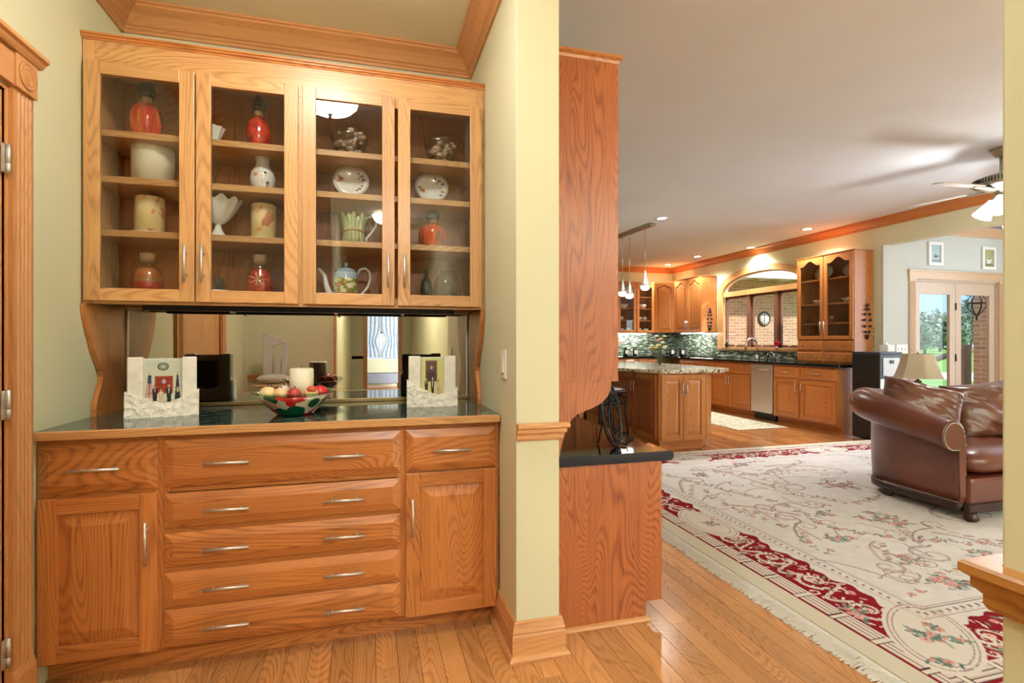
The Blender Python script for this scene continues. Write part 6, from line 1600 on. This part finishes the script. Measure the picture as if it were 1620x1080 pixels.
# ------------------------------------------------------------------ lamps of the living room and kitchen
for k, (x, y, lab) in enumerate(((3.717, 6.09, 'recessed ceiling light near the pendant bar above the island'), (6.10, 6.12, 'recessed ceiling light above the glass hutch'), (6.05, 8.66, 'recessed ceiling light above the corner end of the window'), (6.10, 9.76, 'recessed ceiling light in the far kitchen corner'), (6.36, 7.58, 'recessed ceiling light tucked against the crown above the arched window'))):
    t = thing('recessed_light', lab, 'ceiling light', (x, y, LC), 0, 'recessed kitchen lights')
    part('trim_ring', G().lathe([(0.062, -0.001), (0.085, -0.001), (0.088, -0.006), (0.06, -0.009), (0.056, -0.004), (0.062, -0.001)], 28, caps=False), M['white'], t)
    part('lens', G().lathe([(0, -0.004), (0.058, -0.004)], 24), M['lamp_on'], t)
    light('recessed_light_beam', 'SPOT', (x, y, LC - 0.03), 105, 0.06, (0, 0, 0), WARM, spot=2.3, blend=0.8)
tk = thing('pendant_bar', 'long ceiling bar with three cone pendants above the kitchen island', 'pendant lamp', (3.72, 6.9, LC))
g = G(); g.x = Matrix.Rotation(math.radians(4), 4, 'Z')
g.box(-0.05, 0.05, -0.52, 0.52, -0.035, -0.001); part('canopy_bar', g, M['nickel'], tk, 0.006)
for k, (dx, dy, zb) in enumerate(((0.07, -0.25, 1.955), (0.10, 0.27, 1.88), (0.03, 0.36, 1.92))):
    zz = zb - LC
    part('cord', G().tube([(dx, dy, -0.035), (dx, dy, zz + 0.27)], 0.005, 6), M['chrome'], tk)
    sh_ = part('metal_shade', G().lathe([(0.012, zz + 0.28), (0.016, zz + 0.24), (0.03, zz + 0.18), (0.055, zz + 0.10), (0.062, zz + 0.07), (0.058, zz + 0.07), (0.02, zz + 0.2)], 24, (dx, dy, 0)), M['steel'], tk)
    part('glass_diffuser', G().lathe([(0.06, zz + 0.07), (0.062, zz + 0.04), (0.055, zz + 0.02), (0.03, zz + 0.005), (0, zz)], 24, (dx, dy, 0)), M['shade_on'], sh_)
# ceiling fan
fx, fy = 5.16, 3.14
fn_ = thing('ceiling_fan', 'brushed nickel ceiling fan with pale blades and lit shades at the right edge', 'ceiling fan', (fx, fy, LC))
part('canopy', G().lathe([(0.085, -0.001), (0.085, -0.02), (0.05, -0.065), (0.03, -0.07)], 28), M['nickel'], fn_)
part('down_rod', G().lathe([(0.022, -0.06), (0.022, -0.19), (0.034, -0.20), (0.034, -0.225)], 18), M['steel'], fn_)
part('motor', G().lathe([(0.03, -0.21), (0.14, -0.235), (0.195, -0.255), (0.20, -0.30), (0.185, -0.325), (0.11, -0.345), (0.06, -0.36), (0.05, -0.40), (0.07, -0.41), (0.07, -0.43), (0.0, -0.44)], 40), M['nickel'], fn_)
rg_ = G()
for k in range(60):
    a = 2 * PI * k / 60; rg_.tube([(0.2 * math.cos(a), 0.2 * math.sin(a), -0.262), (0.203 * math.cos(a), 0.203 * math.sin(a), -0.296)], 0.004, 5)
o = part('motor_ribs', rg_, M['black_iron'], fn_); o['kind'] = 'stuff'
BL = oak('pale_fan_blade', (206, 200, 196), (176, 168, 164), 'x', tint=0.02, contrast=0.2)
for k in range(5):
    a = math.radians((176, 104, 32, -40, 248)[k])
    g = G(); g.x = Matrix.Rotation(a, 4, 'Z') @ Matrix.Translation((0, 0, -0.335)) @ Matrix.Rotation(math.radians(-9), 4, 'X')
    bl = [(0.24, -0.05), (0.32, -0.062), (0.62, -0.072), (0.67, -0.05), (0.685, 0.0), (0.67, 0.05), (0.62, 0.072), (0.32, 0.062), (0.24, 0.05)]
    g.prism(bl, 'z', -0.004, 0.004); b = part('blade', g, BL, fn_)
    g = G(); g.x = Matrix.Rotation(a, 4, 'Z') @ Matrix.Translation((0, 0, -0.335)); g.prism([(0.10, -0.02), (0.22, -0.03), (0.30, -0.012), (0.30, 0.012), (0.22, 0.03), (0.10, 0.02)], 'z', -0.014, -0.006); part('blade_iron', g, M['nickel'], b)
for k in range(3):
    a = math.radians(200 + 120 * k)
    g = G(); g.x = Matrix.Translation((0.09 * math.cos(a), 0.09 * math.sin(a), -0.42)) @ Matrix.Rotation(a, 4, 'Z') @ Matrix.Rotation(math.radians(-38), 4, 'Y')
    g.lathe([(0.022, 0.0), (0.03, -0.03), (0.05, -0.09), (0.072, -0.15), (0.07, -0.152), (0, -0.10)], 24); part('glass_shade', g, M['shade_on'], fn_)
part('pull_chain', G().tube([(-0.03, -0.03, -0.44), (-0.03, -0.03, -0.66)], 0.003, 6).ball((-0.03, -0.03, -0.67), 0.014, 10, 7), M['steel'], fn_)
light('fan_light', 'POINT', (fx, fy, LC - 0.66), 22, 0.12, color=WARM)

# ------------------------------------------------------------------ outside
def brick_mat():
    n = N('brick_wall'); br = n.n('ShaderNodeTexBrick'); br.inputs['Scale'].default_value = 1.0
    br.inputs['Brick Width'].default_value = 0.22; br.inputs['Row Height'].default_value = 0.075; br.inputs['Mortar Size'].default_value = 0.008
    br.inputs['Color1'].default_value = C((186, 136, 108)); br.inputs['Color2'].default_value = C((206, 164, 130)); br.inputs['Mortar'].default_value = C((206, 194, 172))
    tc = n.n('ShaderNodeTexCoord'); sp = n.n('ShaderNodeSeparateXYZ'); n.l(tc.outputs['Object'], sp.inputs[0])
    cb = n.n('ShaderNodeCombineXYZ'); n.l(n.math('ADD', sp.outputs[0], sp.outputs[1]), cb.inputs[0]); n.l(sp.outputs[2], cb.inputs[1]); n.l(cb.outputs[0], br.inputs['Vector'])
    return n.bsdf(br.outputs['Color'], 0.85, 0, 0.2)
M['brick'] = brick_mat()
struct('exterior_wall_wing', G().box(SX + 0.2, 13.2, 11.0, 11.3, -0.4, 3.4), M['brick'])
g = G().box(SX + 0.2, 12.0, 10.2, 11.0, 2.85, 2.95).box(SX + 0.2, 12.2, 10.05, 10.2, 2.70, 2.95)
for k in range(9): g.box(SX + 0.5 + k * 0.6, SX + 0.62 + k * 0.6, 10.2, 11.0, 2.76, 2.85)
struct('exterior_porch_roof', g, M['white'])
t = thing('wall_clock', 'round white outdoor clock on the brick wall seen through the kitchen window', 'clock', (9.62, 11.0, 1.80))
part('rim', G().lathe([(0.17, -0.002), (0.185, -0.02), (0.17, -0.035), (0.155, -0.03), (0.155, -0.002), (0.17, -0.002)], 36, ax='y', caps=False), M['dark_wood'], t)
part('face', G().lathe([(0.165, -0.003), (0.165, -0.02), (0, -0.02)], 36, ax='y'), M['white'], t)
for k in range(12):
    a = k * PI / 6; part('hour_mark', G().box(0.125 * math.sin(a) - 0.008, 0.125 * math.sin(a) + 0.008, -0.024, -0.020, 0.125 * math.cos(a) - 0.012, 0.125 * math.cos(a) + 0.012), M['black'], t)
part('hour_hand', G().box(-0.008, 0.008, -0.027, -0.024, -0.075, 0.0), M['black'], t); part('minute_hand', G().box(-0.006, 0.006, -0.030, -0.027, -0.02, 0.115), M['black'], t)
def lawn_mat():
    n = N('lawn'); f = n.noise(n.coords(), 0.35, 6, 0.6)
    return n.bsdf(n.ramp(f, [(0.35, C((104, 150, 70))), (0.65, C((150, 186, 100)))]), 0.95, 0, 0.1)
struct('exterior_lawn', G().box(SX + 0.2, 160, -60, 140, -0.5, -0.35), lawn_mat())
struct('exterior_driveway', G().box(23.0, 29.0, 13.0, 19.5, -0.349, -0.33), plain('pale_concrete', (226, 226, 226), 0.8))
struct('exterior_deck', G().box(SX + 0.2, 12.0, SY + 0.15, 8.0, -0.3, -0.04), plain('weathered_deck', (150, 134, 116), 0.8, var=0.1))
t = thing('deck_railing', 'weathered wooden deck railing with a scrolled end outside the glass doors', 'railing', (9.9, 6.75, -0.04))
M['weather'] = plain('weathered_wood', (146, 132, 116), 0.8, var=0.08, vscale=12)
part('newel_post', G().box(0.12, 0.30, -0.08, 0.08, 0, 1.22), M['weather'], t, 0.01)
part('post', G().box(1.9, 2.04, -0.07, 0.07, 0, 1.15), M['weather'], t, 0.01)
part('top_rail', G().box(0.30, 2.0, -0.06, 0.06, 1.08, 1.14), M['weather'], t, 0.01)
part('bottom_rail', G().box(0.30, 2.0, -0.03, 0.03, 0.12, 0.18), M['weather'], t)
part('stair_rail', G().tube([(0.14, 0, 1.1), (-0.5, 0.25, 0.85), (-1.5, 0.6, 0.42), (-2.2, 0.9, 0.1)], 0.05, 8), M['weather'], t)
part('scrolled_rail', G().tube([(0.9, -0.2, 1.15), (1.15, -0.2, 1.13), (1.22, -0.2, 1.02), (1.12, -0.2, 0.85), (1.2, -0.2, 0.5), (1.4, -0.2, 0.1)], 0.035, 8), M['weather'], t)
for k in range(8): part('baluster', G().box(0.5 + k * 0.19, 0.54 + k * 0.19, -0.02, 0.02, 0.18, 1.08), M['weather'], t)
bcx, bcy = 10.15, 6.25
single('brick_column', G().box(-0.22, 0.22, -0.22, 0.22, 0, 3.0).box(-0.26, 0.26, -0.26, 0.26, 0, 0.2), M['brick'], 'square brick porch column outside the glass doors', 'column', (bcx, bcy, -0.04))
t = thing('porch_lantern', 'black iron cage lantern hung from the brick porch column', 'lantern', (9.62, 6.22, 1.66))
part('candle_globe', G().lathe([(0.03, 0.08), (0.06, 0.16), (0.05, 0.26), (0.03, 0.30)], 16), M['win'], t)
for k in range(6):
    a = k * PI / 3; part('cage_bar', G().tube([(0.02 * math.cos(a), 0.02 * math.sin(a), 0.0), (0.11 * math.cos(a), 0.11 * math.sin(a), 0.12), (0.12 * math.cos(a), 0.12 * math.sin(a), 0.25), (0.02 * math.cos(a), 0.02 * math.sin(a), 0.38)], 0.008, 6), M['black_iron'], t)
part('cage_ring', G().tube([(0.12 * math.cos(a), 0.12 * math.sin(a), 0.2) for a in [k * PI / 12 for k in range(24)]], 0.008, 6, True), M['black_iron'], t)
part('finial', G().tube([(0, 0, 0.02), (0, 0, -0.08)], 0.012, 8), M['black_iron'], t)
part('bracket', G().tube([(0, 0, 0.38), (0, 0, 0.46), (0.15, 0.01, 0.52), (0.31, 0.02, 0.46)], 0.010, 8), M['black_iron'], t)
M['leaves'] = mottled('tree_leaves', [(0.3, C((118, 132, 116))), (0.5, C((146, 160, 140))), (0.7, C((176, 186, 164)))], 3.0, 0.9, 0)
M['bark'] = plain('bark', (96, 84, 72), 0.9)
def tree(label, x, y, h, r, seed):
    t = thing('tree', label, 'tree', (x, y, -0.35), 0, 'trees beyond the lawn')
    rr = random.Random(seed); g = G()
    part('trunk', G().tube([(0, 0, 0), (0.1, 0.05, h * 0.3), (0.0, 0.1, h * 0.6)], 0.14, 8, rs=[0.16, 0.12, 0.06]), M['bark'], t)
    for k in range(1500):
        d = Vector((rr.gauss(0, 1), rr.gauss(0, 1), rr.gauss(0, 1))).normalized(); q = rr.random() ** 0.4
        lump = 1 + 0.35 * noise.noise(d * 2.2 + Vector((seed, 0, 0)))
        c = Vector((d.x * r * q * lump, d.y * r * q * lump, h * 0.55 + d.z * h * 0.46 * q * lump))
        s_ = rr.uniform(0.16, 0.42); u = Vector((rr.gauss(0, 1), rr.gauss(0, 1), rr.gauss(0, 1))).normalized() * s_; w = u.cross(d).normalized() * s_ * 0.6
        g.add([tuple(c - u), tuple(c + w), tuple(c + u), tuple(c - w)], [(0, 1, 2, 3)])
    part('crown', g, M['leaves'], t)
dirs = [(1463, 66, 4.6, 1.7), (1487, 80, 5.6, 1.9), (1511, 66, 4.4, 1.7), (1536, 80, 7.6, 1.9), (1560, 66, 6.4, 1.7), (1586, 80, 7.8, 1.9)]
nm = ('first', 'second', 'third', 'fourth', 'fifth', 'sixth', 'seventh', 'eighth')
for k, (px, dist, h, r) in enumerate(dirs):
    u = (px - 810) / 822.0; dx, dy = math.sin(TH) + u * math.cos(TH), math.cos(TH) - u * math.sin(TH)
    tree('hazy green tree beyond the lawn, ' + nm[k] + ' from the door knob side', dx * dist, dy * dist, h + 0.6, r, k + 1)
